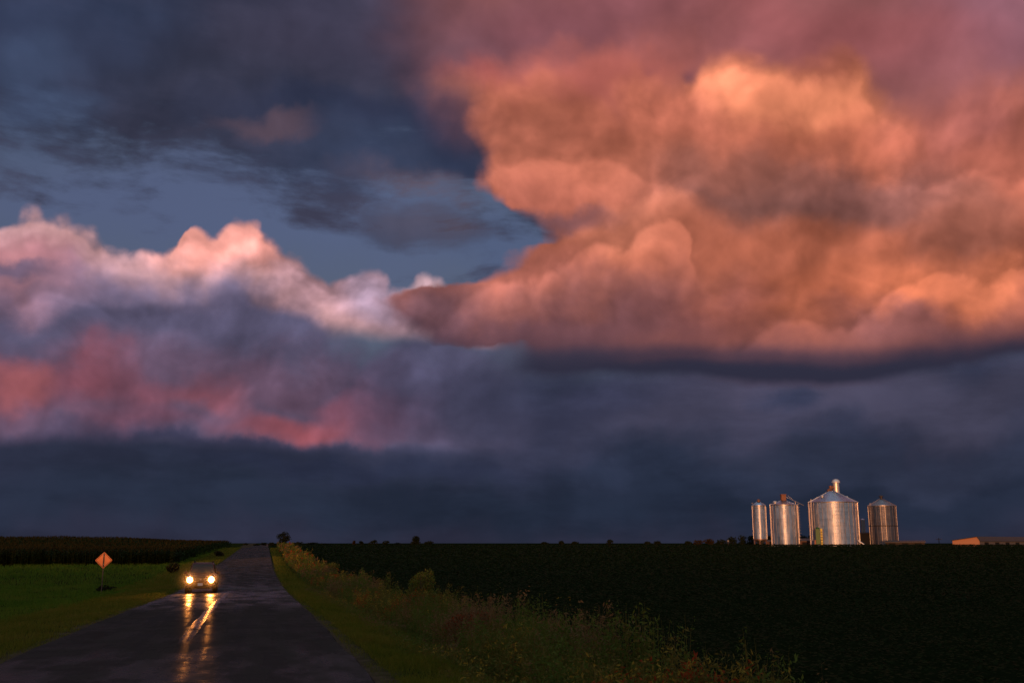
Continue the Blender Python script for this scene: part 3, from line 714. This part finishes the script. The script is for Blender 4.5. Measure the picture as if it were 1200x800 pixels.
# pale marker post with a light cap before the tree line
o = thing('marker_post', 'tiny pale post in front of the trees left of the bins', 'post', (*flat_pt(853.3, 300), gz(*flat_pt(853.3, 300))))
hz = z_of(633, 300)-o.location.z; m = MB(); m.box((0, 0, hz/2-.2), (.18, .18, hz-.4)); m.build('post', SHEDW, o); m = MB(); m.box((0, 0, hz-.15), (.42, .3, .5)); m.build('plate', CONC, o)

# green and yellow grain dryer beside the largest bin
GREEN = material('green_paint', (.006, .09, .008), .5); YELLOW = material('yellow_paint', (.55, .42, .03), .45)
def dryer():
    d = SILO_D-11; u, v = flat_pt(960.5, d); s = px_m(d); z0 = gz(u, v); h_ = z_of(619, d)-z0
    o = thing('grain_dryer', 'tall green and yellow grain dryer in front of the largest bin', 'machine', (u, v, z0), -rot_to_cam(u, v))
    m = MB(); m.box((-.35, 0, h_/2+.3), (1.25, 1.6, h_-.9)); m.build('green_cabinet', GREEN, o, bevel=.04)
    m = MB(); m.box((.72, -.1, h_/2+.25), (.62, 1.3, h_-.6)); m.build('yellow_column', YELLOW, o, bevel=.04)
    m = MB(); m.lathe([(.55, h_-.2), (.6, h_+.05), (.2, h_+.35), (.02, h_+.36)], c=(-.35, 0, 0), n=14); m.build('hood', GREEN, o, smooth=True)
    for z in np.arange(1.2, h_-.4, .8): m = MB(); m.box((.72, -.77, z), (.5, .05, .25)); m.build('louvre', DARK, o)
    for sx_ in (-.8, .9):
        for sy in (-.6, .6): m = MB(); m.box((sx_, sy, .35), (.14, .14, .9)); m.build('leg', DARK, o)
    m = MB(); m.box((-1.25, -.3, 1.3), (.5, .7, 1.5)); m.build('fan_housing', RUST, o, bevel=.05)
dryer()
# short unloading auger lying against the foot of the largest bin
def auger():
    d = SILO_D-9; u, v = flat_pt(1009.5, d); z0 = gz(u, v)
    o = thing('grain_auger', 'bright short auger tube leaning at the right foot of the largest bin', 'auger', (u, v, z0), -rot_to_cam(u, v))
    zt_ = z_of(633, d)-z0; zb_ = z_of(638.5, d)-z0
    m = MB(); m.tube((-.9, 0, zt_), (1.0, -.3, zb_), .2, n=12); m.build('tube', BRIGHT, o, smooth=True)
    m = MB(); m.tube((.1, .2, 0), (-.3, 0, zt_-.5), .05, n=6); m.tube((.1, -.5, 0), (-.3, 0, zt_-.5), .05, n=6); m.build('stand', DARK, o)
    m = MB(); m.box((1.0, -.3, zb_-.3), (.7, .7, .5), taper=1.4); m.build('hopper', DARK, o)
auger()

# ---------------------------------------------------------------- road sign
def sign():
    u, v = flat_pt(123.2, 69); z0 = gz(u, v); zc = z_of(655.6, 69)-z0
    o = thing('road_sign', 'orange diamond warning sign with a black upright bar, standing in the left grass', 'road sign', (u, v, z0), -rot_to_cam(u, v)-R(4))
    a = .53; c = .06
    fluo = material('orange_sheeting', (.85, .24, .05), .45)
    t = Tree(fluo); t.link(t.ramp(t.noise(t.pos(), 4, 4), [(.3, (.66, .19, .05)), (.7, (.76, .24, .08))]), t.b.inputs['Base Color'])
    m = MB(); ring = []
    for k in range(4):
        th = k*math.pi/2
        for e in (-.09, 0, .09): ring.append((a*math.cos(th+e)*(1 if e == 0 else .965)*.995, a*math.sin(th+e)*(1 if e == 0 else .965)))
    m.loft([[(x, -.012, zc+z) for x, z in ring], [(x, .012, zc+z) for x, z in ring]]); pl = m.build('panel', fluo, o)
    blk = material('black_sheeting', (.012, .010, .010), .5)
    m = MB(); m.loft([[(-.045, y, zc-.43), (.045, y, zc-.43), (.045, y, zc+.38), (0, y, zc+.45), (-.045, y, zc+.38)] for y in (-.020, -.014)]); m.build('upright_bar', blk, pl)
    m = MB()
    for k in range(4):
        p, q = ring[3*k+1], ring[(3*k+4) % 12]; p = Vector((p[0], 0, p[1]))*.93; q = Vector((q[0], 0, q[1]))*.93; dd = (q-p).normalized()*.012; nn_ = Vector((-dd.z, 0, dd.x))
        m.loft([[(w.x, y, zc+w.z) for w in (p-nn_, q-nn_, q+nn_, p+nn_)] for y in (-.018, -.014)])
    m.build('border', blk, pl)
    m = MB(); m.box((0, .05, (zc+.3)/2-.1), (.06, .05, zc+.5)); m.build('post', material('sign_post', (.10, .07, .05), .7), o)
    for k in (-.25, .25): m = MB(); m.tube((0, -.03, zc+k), (0, .09, zc+k), .02, n=6); m.build('bolt', RIB, o)
sign()

# ---------------------------------------------------------------- approaching car
def car():
    v0 = 64.6; u0 = -1.72; z0 = float(road_z(v0+2))+.012; pitch = math.atan2(float(road_z(v0+4)-road_z(v0)), 4)
    o = thing('suv', 'dark red SUV with both headlights on, driving towards us on the wet road', 'car', (u0, v0, z0), 0)
    o.rotation_euler = (pitch, 0, 0); o.scale = (.93, 1, 1)
    paint = material('dark_red_paint', (.050, .006, .006), .35, .1, .35); paint.node_tree.nodes['Principled BSDF'].inputs['Coat Weight'].default_value = .15
    t = Tree(paint); t.link(t.range(t.noise(t.pos(), 3, 5), .3, .7, .25, .45), t.b.inputs['Roughness'])
    trim = material('black_trim', (.008, .008, .008), .6, 0, .15); chrome = material('chrome', (.65, .65, .66), .18, 1.0)
    glass = material('car_glass', (.01, .011, .013), .10, 0, .25); tyre_m = material('tyre_rubber', (.012, .012, .012), .85); rim_m = material('alloy', (.4, .4, .41), .35, 1.0)
    L = 4.75
    # lower body: cross-sections along the length, front at y = 0
    def ring(y, w, zb, zs, zt, wt):
        "half width w at the sill/shoulder, wt at the top"
        return [(-w*.93, y, zb), (-w, y, zb+.16), (-w*1.0, y, zs), (-w*.97, y, zs+.06), (-wt, y, zt), (wt, y, zt), (w*.97, y, zs+.06), (w*1.0, y, zs), (w, y, zb+.16), (w*.93, y, zb)]
    st = [(0.0, .78, .48, .70, .92, .62), (.06, .86, .40, .80, 1.0, .70), (.30, .92, .34, .90, 1.06, .76), (.75, .94, .32, .98, 1.10, .80), (1.35, .95, .32, 1.03, 1.14, .84),
          (2.2, .95, .32, 1.05, 1.15, .86), (3.6, .95, .32, 1.06, 1.15, .86), (4.5, .93, .34, 1.05, 1.14, .84), (4.72, .86, .44, 1.0, 1.10, .78)]
    b = MB(); b.loft([ring(*q) for q in st]); body = b.build('body', paint, o, smooth=True)
    c = MB()
    cab = [(1.25, .80, 1.12, .80, 1.14), (1.95, .84, 1.12, .66, 1.74), (2.25, .85, 1.12, .66, 1.80), (3.6, .85, 1.12, .66, 1.80), (4.45, .82, 1.12, .62, 1.70), (4.66, .80, 1.10, .76, 1.13)]
    c.loft([[(-w, y, zb), (-wt-.02, y, zt-.05), (-wt+.06, y, zt), (wt-.06, y, zt), (wt+.02, y, zt-.05), (w, y, zb)] for y, w, zb, wt, zt in cab]); c.build('cabin', paint, o, smooth=True)
    # glass, standing just proud of the cabin
    g_ = MB(); n_ = Vector((0, -.61, .70)).normalized()*.012
    g_.loft([[Vector(p)+n_*k for p in ((-.74, 1.30, 1.185), (.74, 1.30, 1.185), (.62, 1.90, 1.70), (-.62, 1.90, 1.70))] for k in (0, 1)]); g_.build('windscreen', glass, o)
    for s_ in (-1, 1):
        for ya, yb in ((2.0, 2.85), (2.95, 3.6), (3.7, 4.3)):
            g_ = MB(); g_.loft([[(s_*(.862+k), ya, 1.20), (s_*(.862+k), yb, 1.20), (s_*(.725+k), yb-.03, 1.66), (s_*(.725+k), ya+.05, 1.66)] for k in (0, .012)]); g_.build('side_window', glass, o)
        m = MB(); m.tube((s_*.60, 2.3, 1.87), (s_*.60, 4.2, 1.87), .022, n=6)
        for y in (2.35, 3.2, 4.1): m.tube((s_*.60, y, 1.79), (s_*.60, y, 1.87), .02, n=5)
        m.build('roof_rail', trim, o)
        m = MB(); m.box((s_*1.03, 1.72, 1.20), (.20, .11, .17), taper=.85); m.box((s_*.91, 1.72, 1.14), (.12, .05, .05)); mi = m.build('side_mirror', paint, o, bevel=.02)
        # lamps
        x = s_*.665
        m = MB(); m.lathe([(.175, -.02), (.18, .10), (.02, .12)], c=(x, .02, .80), n=24, axis='Y'); hl = m.build('headlight', chrome, o, smooth=True)
        m = MB(); m.lathe([(.001, -.055), (.10, -.045), (.165, -.02), (.170, -.005)], c=(x, .02, .80), n=24, axis='Y')
        le = material('headlight_lens', (1, .8, .5), .2); bs = le.node_tree.nodes['Principled BSDF']; bs.inputs['Emission Color'].default_value = (1.0, .42, .10, 1); bs.inputs['Emission Strength'].default_value = LENS
        m.build('lens', le, hl, smooth=True)
        ld = D.lights.new('headlight_beam', 'SPOT'); lo = D.objects.new('headlight_beam', ld); COL.objects.link(lo); lo.parent = o
        lo.location = (x, -.06, .80); lo.rotation_euler = (R(-90+1.5), 0, R(0)); lo.rotation_euler = Vector((0, -1, -.035)).to_track_quat('-Z', 'Y').to_euler()
        ld.spot_size = R(100); ld.spot_blend = 1.0; ld.energy = BEAM; ld.shadow_soft_size = .10; ld.color = (1.0, .30, .055)
        m = MB(); m.lathe([(.001, -.03), (.05, -.02), (.06, .02)], c=(s_*.70, .0, .50), n=14, axis='Y'); m.build('fog_lamp', chrome, o, smooth=True)
    m = MB(); m.box((0, -.005, .80), (.86, .05, .24)); gr_ = m.build('grille', trim, o, bevel=.02)
    m = MB()
    for z in (.73, .80, .87): m.box((0, -.035, z), (.82, .02, .022))
    m.build('grille_bar', chrome, gr_)
    m = MB(); m.lathe([(.001, -.065), (.06, -.06), (.065, -.035)], c=(0, 0, .81), n=18, axis='Y'); m.build('badge', chrome, gr_, smooth=True)
    m = MB(); m.loft([[(-w, y, z0_), (-w, y, z1_), (w, y, z1_), (w, y, z0_)] for y, w, z0_, z1_ in ((-.10, .66, .44, .58), (-.07, .84, .40, .60), (.10, .94, .38, .62), (.5, .945, .36, .60))]); m.build('bumper', trim, o, bevel=.02)
    m = MB(); m.box((0, -.115, .53), (.32, .015, .16)); m.build('number_plate', material('plate_white', (.7, .7, .68), .4), o)
    m = MB(); m.box((0, .12, .33), (1.3, .25, .12)); m.build('skid_plate', DARK, o, bevel=.02)
    for s_ in (-1, 1):
        m = MB(); m.tube((s_*.2, 1.30, 1.165), (s_*.2+.42, 1.37, 1.24), .012, n=5); m.build('wiper', trim, o)
        for y in (.95, 3.75):
            w = MB(); w.lathe([(.22, -.12), (.33, -.12), (.365, -.09), (.372, 0), (.365, .09), (.33, .12), (.22, .12)], c=(s_*.84, y, .372), n=32, axis='X'); wo = w.build('wheel', tyre_m, o, smooth=True)
            w = MB(); w.lathe([(.02, .06*s_), (.10, .08*s_), (.21, .05*s_), (.225, .11*s_)], c=(s_*.84, y, .372), n=20, axis='X'); w.build('rim', rim_m, wo, smooth=True)
            w = MB(); w.lathe([(.40, -.02*s_), (.46, .0), (.47, .04*s_), (.40, .05*s_)], c=(s_*.925, y, .40), n=32, axis='X'); w.build('wheel_arch', trim, o, smooth=True)
LENS = 110.0; BEAM = 480.0
car()
# thin mist added round the car's front to give the headlights a halo
m = MB()
m.lathe([(.01, -2.0), (1.1, -1.7), (1.75, -.9), (2.0, 0), (1.75, .9), (1.1, 1.7), (.01, 2.0)], n=24)
sp = m.build('halo_mist', material('halo_mist_volume', (1, 1, 1)), None, smooth=True, loc=(-1.72, 63.7, float(road_z(63))+.9)); sp.scale = (.85, .7, .5)
nt_ = sp.data.materials[0].node_tree; nt_.nodes.remove(nt_.nodes['Principled BSDF']); pv = nt_.nodes.new('ShaderNodeVolumePrincipled')
pv.inputs['Color'].default_value = (.9, .9, .9, 1); pv.inputs['Density'].default_value = .010; pv.inputs['Anisotropy'].default_value = .88
nt_.links.new(pv.outputs[0], nt_.nodes['Material Output'].inputs['Volume'])
tag(sp, 'faint mist added for the glow round the headlights of the car', 'mist', kind='stuff')

# ---------------------------------------------------------------- vegetation
BARK = material('bark', (.035, .026, .02), .9)
LF_DARK = leaf_material('dark_leaves', (.010, .016, .006), (.022, .028, .010), .5)
LF_BROWN = leaf_material('russet_leaves', (.026, .018, .008), (.060, .036, .014), .5)
LF_GREEN = leaf_material('green_leaves', (.055, .105, .016), (.110, .150, .028), 1.2)
LF_OLIVE = leaf_material('olive_leaves', (.10, .10, .020), (.17, .14, .035), 1.2)
LF_GOLD = leaf_material('goldenrod_plumes', (.24, .19, .03), (.36, .26, .04), 2.0)
LF_RED = leaf_material('red_leaves', (.22, .040, .015), (.36, .075, .022), 1.5)
DRY = leaf_material('dry_stalks', (.12, .075, .035), (.22, .14, .065), 2.0)
GRASS = leaf_material('verge_grass_blades', (.085, .120, .012), (.140, .150, .018), .35, c2=(.18, .15, .03))
HAY = leaf_material('hay_grass_blades', (.050, .130, .010), (.090, .170, .016), .12, c2=(.13, .165, .022))
def crown_points(n, lobes):
    w = np.array([l[3]*l[4]*l[5] for l in lobes])**.67; k = rng.choice(len(lobes), n, p=w/w.sum())
    q = rng.normal(size=(n, 3)); q /= np.linalg.norm(q, axis=1)[:, None]; r = rng.uniform(.35, 1.0, n)**.6
    L_ = np.array(lobes)[k]; return L_[:, :3]+q*r[:, None]*L_[:, 3:6]
def tree(x, y_top, width, d, label, cat='tree', name='tree', mat=LF_DARK, group=None, conifer=False, n=700, leaf=.28, y_base=None, z0=None, seed=0):
    rs = np.random.default_rng(seed+int(x*10)); u, v = flat_pt(x, d); s = px_m(d)
    z0 = gz(u, v)-.05 if z0 is None else z0; H = z_of(y_top, d)-z0; W = width/s
    o = thing(name, label, cat, (u, v, z0), 0, group)
    m = MB(); m.tube((0, 0, 0), (W*.02, 0, H*.45), max(.05, H*.03), max(.03, H*.018)); m.tube((W*.02, 0, H*.45), (-W*.01, 0, H*.88), max(.03, H*.018), .01)
    for k in range(5):
        a = k*1.3+rs.uniform(0, 1); h_ = H*rs.uniform(.22, .6); m.tube((0, 0, h_), (math.cos(a)*W*.32, math.sin(a)*W*.32, h_+H*.2), H*.011, .01, n=5)
    m.build('trunk', BARK, o)
    lobes = []
    if conifer:
        for k in range(9):
            f = k/8; lobes.append((rs.uniform(-.06, .06)*W, rs.uniform(-.06, .06)*W, H*(.12+.80*f), W*.5*(1-f*.85)*rs.uniform(.75, 1.1), W*.5*(1-f*.85), H*.09))
    else:
        for k in range(9):
            a = rs.uniform(0, math.tau); r = rs.uniform(.05, .30)*W; h_ = rs.uniform(.25, .82)*H
            e = rs.uniform(.16, .28); lobes.append((math.cos(a)*r, math.sin(a)*r, h_, W*e, W*e, min(H*e*.75, H*1.0-h_)))
        lobes.append((0, 0, H*.6, W*.34, W*.34, H*.36))
    p = crown_points(n, lobes)
    array_mesh('crown', leaves(p, rng.uniform(.6, 1.3, n)*leaf, .3, .7), mat, parent=o)
    return o
GR = 'trees along the far horizon'
tree(333, 621.5, 20, 282, 'small dark spiky tree standing at the crest just right of the road', conifer=False, n=1500, leaf=.16)
tree(333, 637, 22, 262, 'russet bush below the small tree at the top of the road', 'bush', 'bush', LF_BROWN, n=900, leaf=.12)
tree(487, 626.5, 14, 430, 'lone round tree breaking the horizon beyond the dark field', n=900, leaf=.3)
for x, yt, w, d, lb in [
 (288, 636, 8, 520, 'tiny tree just left of where the road meets the horizon'), (300, 637, 10, 560, 'tiny low tree right behind the end of the road'), (309, 635.5, 9, 540, 'tiny dark tree behind the right side of the road end'), (318, 635, 9, 520, 'dark little tree between the road end and the spiky tree'),
 (349, 634.5, 16, 480, 'low rounded tree just right of the spiky tree'), (364, 635.2, 18, 500, 'second low tree to the right of the spiky tree'), (381, 636, 14, 520, 'third and lowest tree to the right of the spiky tree'),
 (415, 632.8, 5, 560, 'thin pointed tree on the horizon, leftmost of a far group'), (423.5, 633.6, 5, 560, 'small pointed tree next to the thin pointed tree'), (438, 632.3, 13, 560, 'rounded tree in the middle of the far group left of the lone tree'), (452, 633, 11, 560, 'low wide tree just left of the lone round tree'),
 (466, 635.2, 14, 580, 'very low tree touching the left foot of the lone tree'), (503, 633, 13, 560, 'low tree touching the right foot of the lone round tree'),
 (638, 634.4, 12, 560, 'leftmost low tree of the three in mid horizon'), (658, 632.8, 9, 560, 'tallest middle tree of the three in mid horizon'), (673, 634, 12, 560, 'rightmost low tree of the three in mid horizon'),
 (715, 631.2, 11, 520, 'small round tree alone in the middle of the right horizon'), (759, 633.8, 12, 560, 'lower left tree of a joined pair on the right horizon'), (771, 632.6, 13, 560, 'taller right tree of a joined pair on the right horizon'),
 (806, 633.5, 12, 500, 'first and lowest tree of the grove left of the bins'), (818, 632, 16, 480, 'second tree of the grove left of the bins'), (832, 630.5, 15, 470, 'third tree of the grove, midway up its slope'), (845, 630, 15, 460, 'fourth tree of the grove, behind the pale post'),
 (858, 627.5, 17, 450, 'fifth tree of the grove, tall and broad'), (870, 625.8, 16, 440, 'tallest tree of the grove, close to the smallest bin'), (881, 626.5, 14, 440, 'last tree of the grove, half behind the smallest bin'),
 (902, 626, 13, 420, 'dark tree in the gap between the smallest and the medium bin'), (942, 625.5, 14, 420, 'dark tree in the gap between the medium and the largest bin'), (950, 626.5, 10, 425, 'dark tree close against the left side of the largest bin')]:
    tree(x, yt, w, d, lb, group=GR, n=420, leaf=.34, mat=LF_BROWN if x in (415, 640, 818, 832) else LF_DARK)

def shrub_pts(n, W, H, k=7):
    lobes = [(rng.uniform(-.3, .3)*W, rng.uniform(-.3, .3)*W, rng.uniform(.25, .75)*H, W*.25, W*.25, H*.25) for _ in range(k)]+[(0, 0, H*.35, W*.42, W*.42, H*.35)]
    return crown_points(n, lobes)
def bush(x, y_base, y_top, w_px, label, mats, n=1400, leaf=.05, name='bush', weights=None, d=None):
    if d is None:
        p = hit(x, y_base); u, v = p.x, p.y; d = (p-EYE).dot(FWD)
    else: u, v = flat_pt(x, d)
    z0 = gz(u, v)-.05; H = z_of(y_top, d)-z0; W = w_px/px_m(d)
    o = thing(name, label, 'bush', (u, v, z0))
    m = MB()
    for k in range(9):
        a = rng.uniform(0, math.tau); r = rng.uniform(.1, .32)*W; m.tube((0, 0, 0), (math.cos(a)*r, math.sin(a)*r, H*rng.uniform(.5, .85)), .025, .008, n=5)
    m.build('stems', BARK, o)
    array_mesh('foliage', leaves(shrub_pts(n, W, H), rng.uniform(.6, 1.4, n)*leaf, .2, .5), mats, rng.choice(len(mats), n, p=weights), parent=o)
bush(124, 692.5, 683.5, 26, 'small dark bush round the foot of the orange sign', [LF_DARK, LF_BROWN], weights=[.8, .2], n=1200, leaf=.06)
bush(205, 675, 657, 16, 'dark bush in the verge left of the car', [LF_DARK, LF_BROWN, LF_OLIVE], weights=[.5, .35, .15], n=900, leaf=.10, d=105)
bush(258, 652, 642.5, 14, 'small brown bush at the left verge far up the road', [LF_BROWN, LF_DARK], weights=[.6, .4], n=900, leaf=.10, d=170)
bush(493, 716, 661, 40, 'tall green bush rising above the weeds at the field edge', [LF_GREEN, LF_OLIVE], weights=[.6, .4], n=3600, leaf=.045, d=40)
bush(470, 712, 698, 20, 'small red orange shrub left of the tall green bush', [LF_RED, LF_OLIVE], weights=[.7, .3], n=900, leaf=.045, d=40)
bush(512, 720, 692, 34, 'reddish brown shrub just right of the tall green bush', [LF_RED, LF_BROWN, LF_OLIVE], weights=[.35, .4, .25], n=1600, leaf=.045, d=38)
bush(553, 770, 712, 66, 'wide deep red shrub in the middle of the roadside weeds', [LF_RED, LF_BROWN], weights=[.8, .2], n=4200, leaf=.04, d=27)
bush(445, 700, 681, 40, 'rounded olive bush in the weeds left of the tall green bush', [LF_OLIVE, LF_GREEN], weights=[.6, .4], n=2400, leaf=.05, d=52)
bush(415, 685, 668, 30, 'low rounded green bush between the two olive bushes', [LF_GREEN, LF_OLIVE], weights=[.7, .3], n=1600, leaf=.06, d=70)
bush(628, 762, 722, 60, 'broad yellow green bush right of the deep red shrub', [LF_OLIVE, LF_GREEN, LF_GOLD], weights=[.5, .3, .2], n=4200, leaf=.035, d=25)
bush(385, 675, 655, 30, 'olive bush halfway up the roadside weeds', [LF_OLIVE, LF_GREEN], weights=[.7, .3], n=2000, leaf=.08, d=95)

def scatter(n, u0, u1, v0, v1, power=1.0):
    "positions relative to the road, denser towards the camera when power > 1"
    v = v0+(v1-v0)*rng.uniform(0, 1, n)**power; du = rng.uniform(u0, u1, n); u = du+road_u(v)
    return u, v, ground_z(u, v)
def grass(name, label, zones, mat, hlim, wscale=.00055):
    vs = []
    for n, u0, u1, v0, v1, pw, h in zones:
        u, v, z = scatter(n, u0, u1, v0, v1, pw)
        clump = .65+.5*np.sin(u*1.7+np.sin(v*.8))*np.sin(v*1.3+np.cos(u*1.1))+rng.normal(0, .15, n)
        hh = h*np.clip(clump, .25, 1.5); d = np.maximum(v, 12)
        vs.append(blades(np.stack([u, v, z-.02], 1), hh, np.maximum(.008, d*wscale), .35))
    o = array_mesh(name, np.concatenate(vs), mat); tag(o, label, 'grass', kind='stuff'); return o
grass('verge_grass', 'yellow green grass on the verge right of the road', [(60000, 3.75, 6.0, 11, 60, 1.6, .20), (26000, 3.6, 6.5, 55, 260, 1.5, .28), (14000, 3.45, 4.1, 11, 120, 1.6, .09)], GRASS, 1)
grass('roadside_grass', 'rough grass along the left edge of the road', [(45000, -7, -3.7, 14, 80, 1.4, .20), (24000, -8, -3.6, 75, 275, 1.3, .30), (12000, -4.1, -3.45, 14, 120, 1.5, .08)], GRASS, 1)
grass('hay_field_grass', 'smooth green grass of the field left of the road', [(90000, -34, -6.5, 24, 90, 1.1, .24), (70000, -75, -7.5, 85, 170, 1.0, .34), (26000, -12, -7.5, 165, 275, 1.0, .34)], HAY, 1)

def weed_strip():
    F_, MI = [], []
    def plants(n, u0, u1, v0, v1, pw, hmean, nl, ls, red=True):
        u, v, z = scatter(n, u0, u1, v0, v1, pw); du = u-road_u(v)
        cl = np.sin(u*1.3+2*np.sin(v*.31))*np.sin(v*.47+np.sin(u*.8)*1.5)+.5*np.sin(v*1.7+u*2.3)      # clumps
        k_ = rng.uniform(0, 1, n) < np.clip(.85+.5*cl, .25, 1); u, v, z, du, cl = u[k_], v[k_], z[k_], du[k_], cl[k_]; n = len(u)
        H = hmean*rng.uniform(.55, 1.25, n)*np.clip(.85+.36*cl, .4, 1.25)
        far = np.maximum(1, v/45)
        hue = np.sin(v*.19+u*.7+1.3)+.6*np.sin(v*.71-u*1.1)+rng.normal(0, .45, n)
        kind = np.select([hue < -.9, hue < .2, hue < .95, hue < 1.35], [3, 0, 1, 2], 4)        # dry, green, olive, goldenrod, red
        if not red: kind = np.where(kind == 4, 1, kind)
        lean = rng.normal(0, .10, (n, 2))
        F_.append(blades(np.stack([u, v, z-.02], 1), H, .012*far, .08)); MI.append(np.where(kind == 3, 4, 1))
        for k in range(nl):
            f = rng.uniform(.12, 1.0, n); r = .16*(1.15-f)*rng.normal(size=(2, n))
            c = np.stack([u+r[0]+lean[:, 0]*f*H, v+r[1]+lean[:, 1]*f*H, z+f*H], 1)
            F_.append(leaves(c, ls*far*rng.uniform(.6, 1.3, n), .0, .32))
            mi = np.select([kind == 0, kind == 1, kind == 2, kind == 4], [0, 1, np.where(f > .7, 2, 0), np.where(f > .35, 3, 1)], np.where(f > .6, 4, 1)); MI.append(mi)
    plants(5200, 5.9, 7.8, 11.5, 62, 1.5, .95, 28, .042)
    plants(2200, 5.6, 7.9, 60, 130, 1.2, 1.05, 12, .055)
    plants(2400, 5.4, 8.4, 125, 262, 1.1, 1.15, 9, .06)
    plants(2200, 4.6, 6.2, 11.5, 70, 1.5, .42, 8, .04, red=False)
    plants(110, 7.7, 9.2, 12, 40, 1.3, .95, 18, .03, red=False)
    o = array_mesh('roadside_weeds', np.concatenate(F_), [LF_GREEN, LF_OLIVE, LF_GOLD, LF_RED, DRY], np.concatenate(MI)); tag(o, 'tangle of tall weeds and goldenrod in the ditch right of the road', 'weeds', kind='stuff')
weed_strip()

SOY = leaf_material('soybean_leaves', (.007, .016, .004), (.015, .027, .006), .8, .7)
def soy():
    out = []
    for d0, d1, dens, ls, hh in ((14, 40, 55, .05, .55), (40, 75, 20, .085, .6), (75, 140, 6, .15, .6), (140, 285, 2.2, .26, .55)):
        # positions in the camera's wedge of the field, laid in rows parallel to the road
        half = .62; area = (d1**2-d0**2)*half; n = int(area*dens)
        d = np.sqrt(rng.uniform(d0**2, d1**2, n)); x = rng.uniform(-half*.75, half, n)*d
        u = EYE.x+d*FWD.x+x*RGT.x; v = EYE.y+d*FWD.y+x*RGT.y
        row = np.round(u/.76)*.76; u = row+rng.normal(0, .17, n); k = u-road_u(v) > 8.1
        u, v = u[k], v[k]; n = len(u)
        f = rng.uniform(.35, 1, n)**.6
        z = ground_z(u, v)+hh*f*(.9+.12*np.sin(v*1.9+row[k]*3))-.12*((u-row[k])/.25)**2
        out.append(leaves(np.stack([u, v, z], 1), ls*rng.uniform(.6, 1.3, n), 4.0, .7))
    o = array_mesh('soybean_crop', np.concatenate(out), SOY); tag(o, 'dark green soybean crop filling the wide field right of the road', 'crop', kind='stuff')
soy()

CORN = leaf_material('corn_leaves', (.014, .028, .008), (.030, .044, .012), .8); TASSEL = leaf_material('corn_tassels', (.020, .020, .006), (.034, .030, .010), .1)
def corn():
    F_, MI = [], []
    def block(n, u0, u1, v0, v1, nl, w):
        v = rng.uniform(v0, v1, n); u = rng.uniform(u0, u1, n); v = np.round(v/.8)*.8+rng.normal(0, .08, n)
        k = u < road_u(v)-np.interp(v, [146, 260, 340], [9.5, 7.0, 5.5]); u, v = u[k], v[k]; n = len(u); z = ground_z(u, v); H = 1.95*rng.uniform(.84, 1.10, n)*(1+.06*np.sin(u*.11+v*.07)+.03*np.sin(u*.37))
        F_.append(blades(np.stack([u, v, z], 1), H, w*.5, .02)); MI.append(np.zeros(n, int))
        for i in range(nl):
            f = rng.uniform(.1, .92, n); a = rng.uniform(0, math.tau, n); l = rng.uniform(.45, .8, n)
            c = np.stack([u, v, z+f*H], 1); e = c+np.stack([np.cos(a)*l, np.sin(a)*l, rng.uniform(-.15, .35, n)], 1)
            s = np.stack([-np.sin(a), np.cos(a), np.zeros(n)], 1)*w; mdl = (c+e)/2+np.array([0, 0, .12])
            F_.append(np.stack([c, mdl-s, e, mdl+s], 1)); MI.append(np.zeros(n, int))
        for i in range(2):
            F_.append(blades(np.stack([u, v, z+H*.96], 1), .32, w*.9, .35)); MI.append(np.ones(n, int))
    block(9000, -130, -7, 146, 153, 7, .10)
    block(9000, -150, -7, 153, 185, 4, .14)
    block(20000, -210, -6, 185, 345, 3, .20)
    o = array_mesh('corn_crop', np.concatenate(F_), [CORN, TASSEL], np.concatenate(MI)); tag(o, 'tall corn field with brown tassels behind the left grass', 'crop', kind='stuff')
corn()
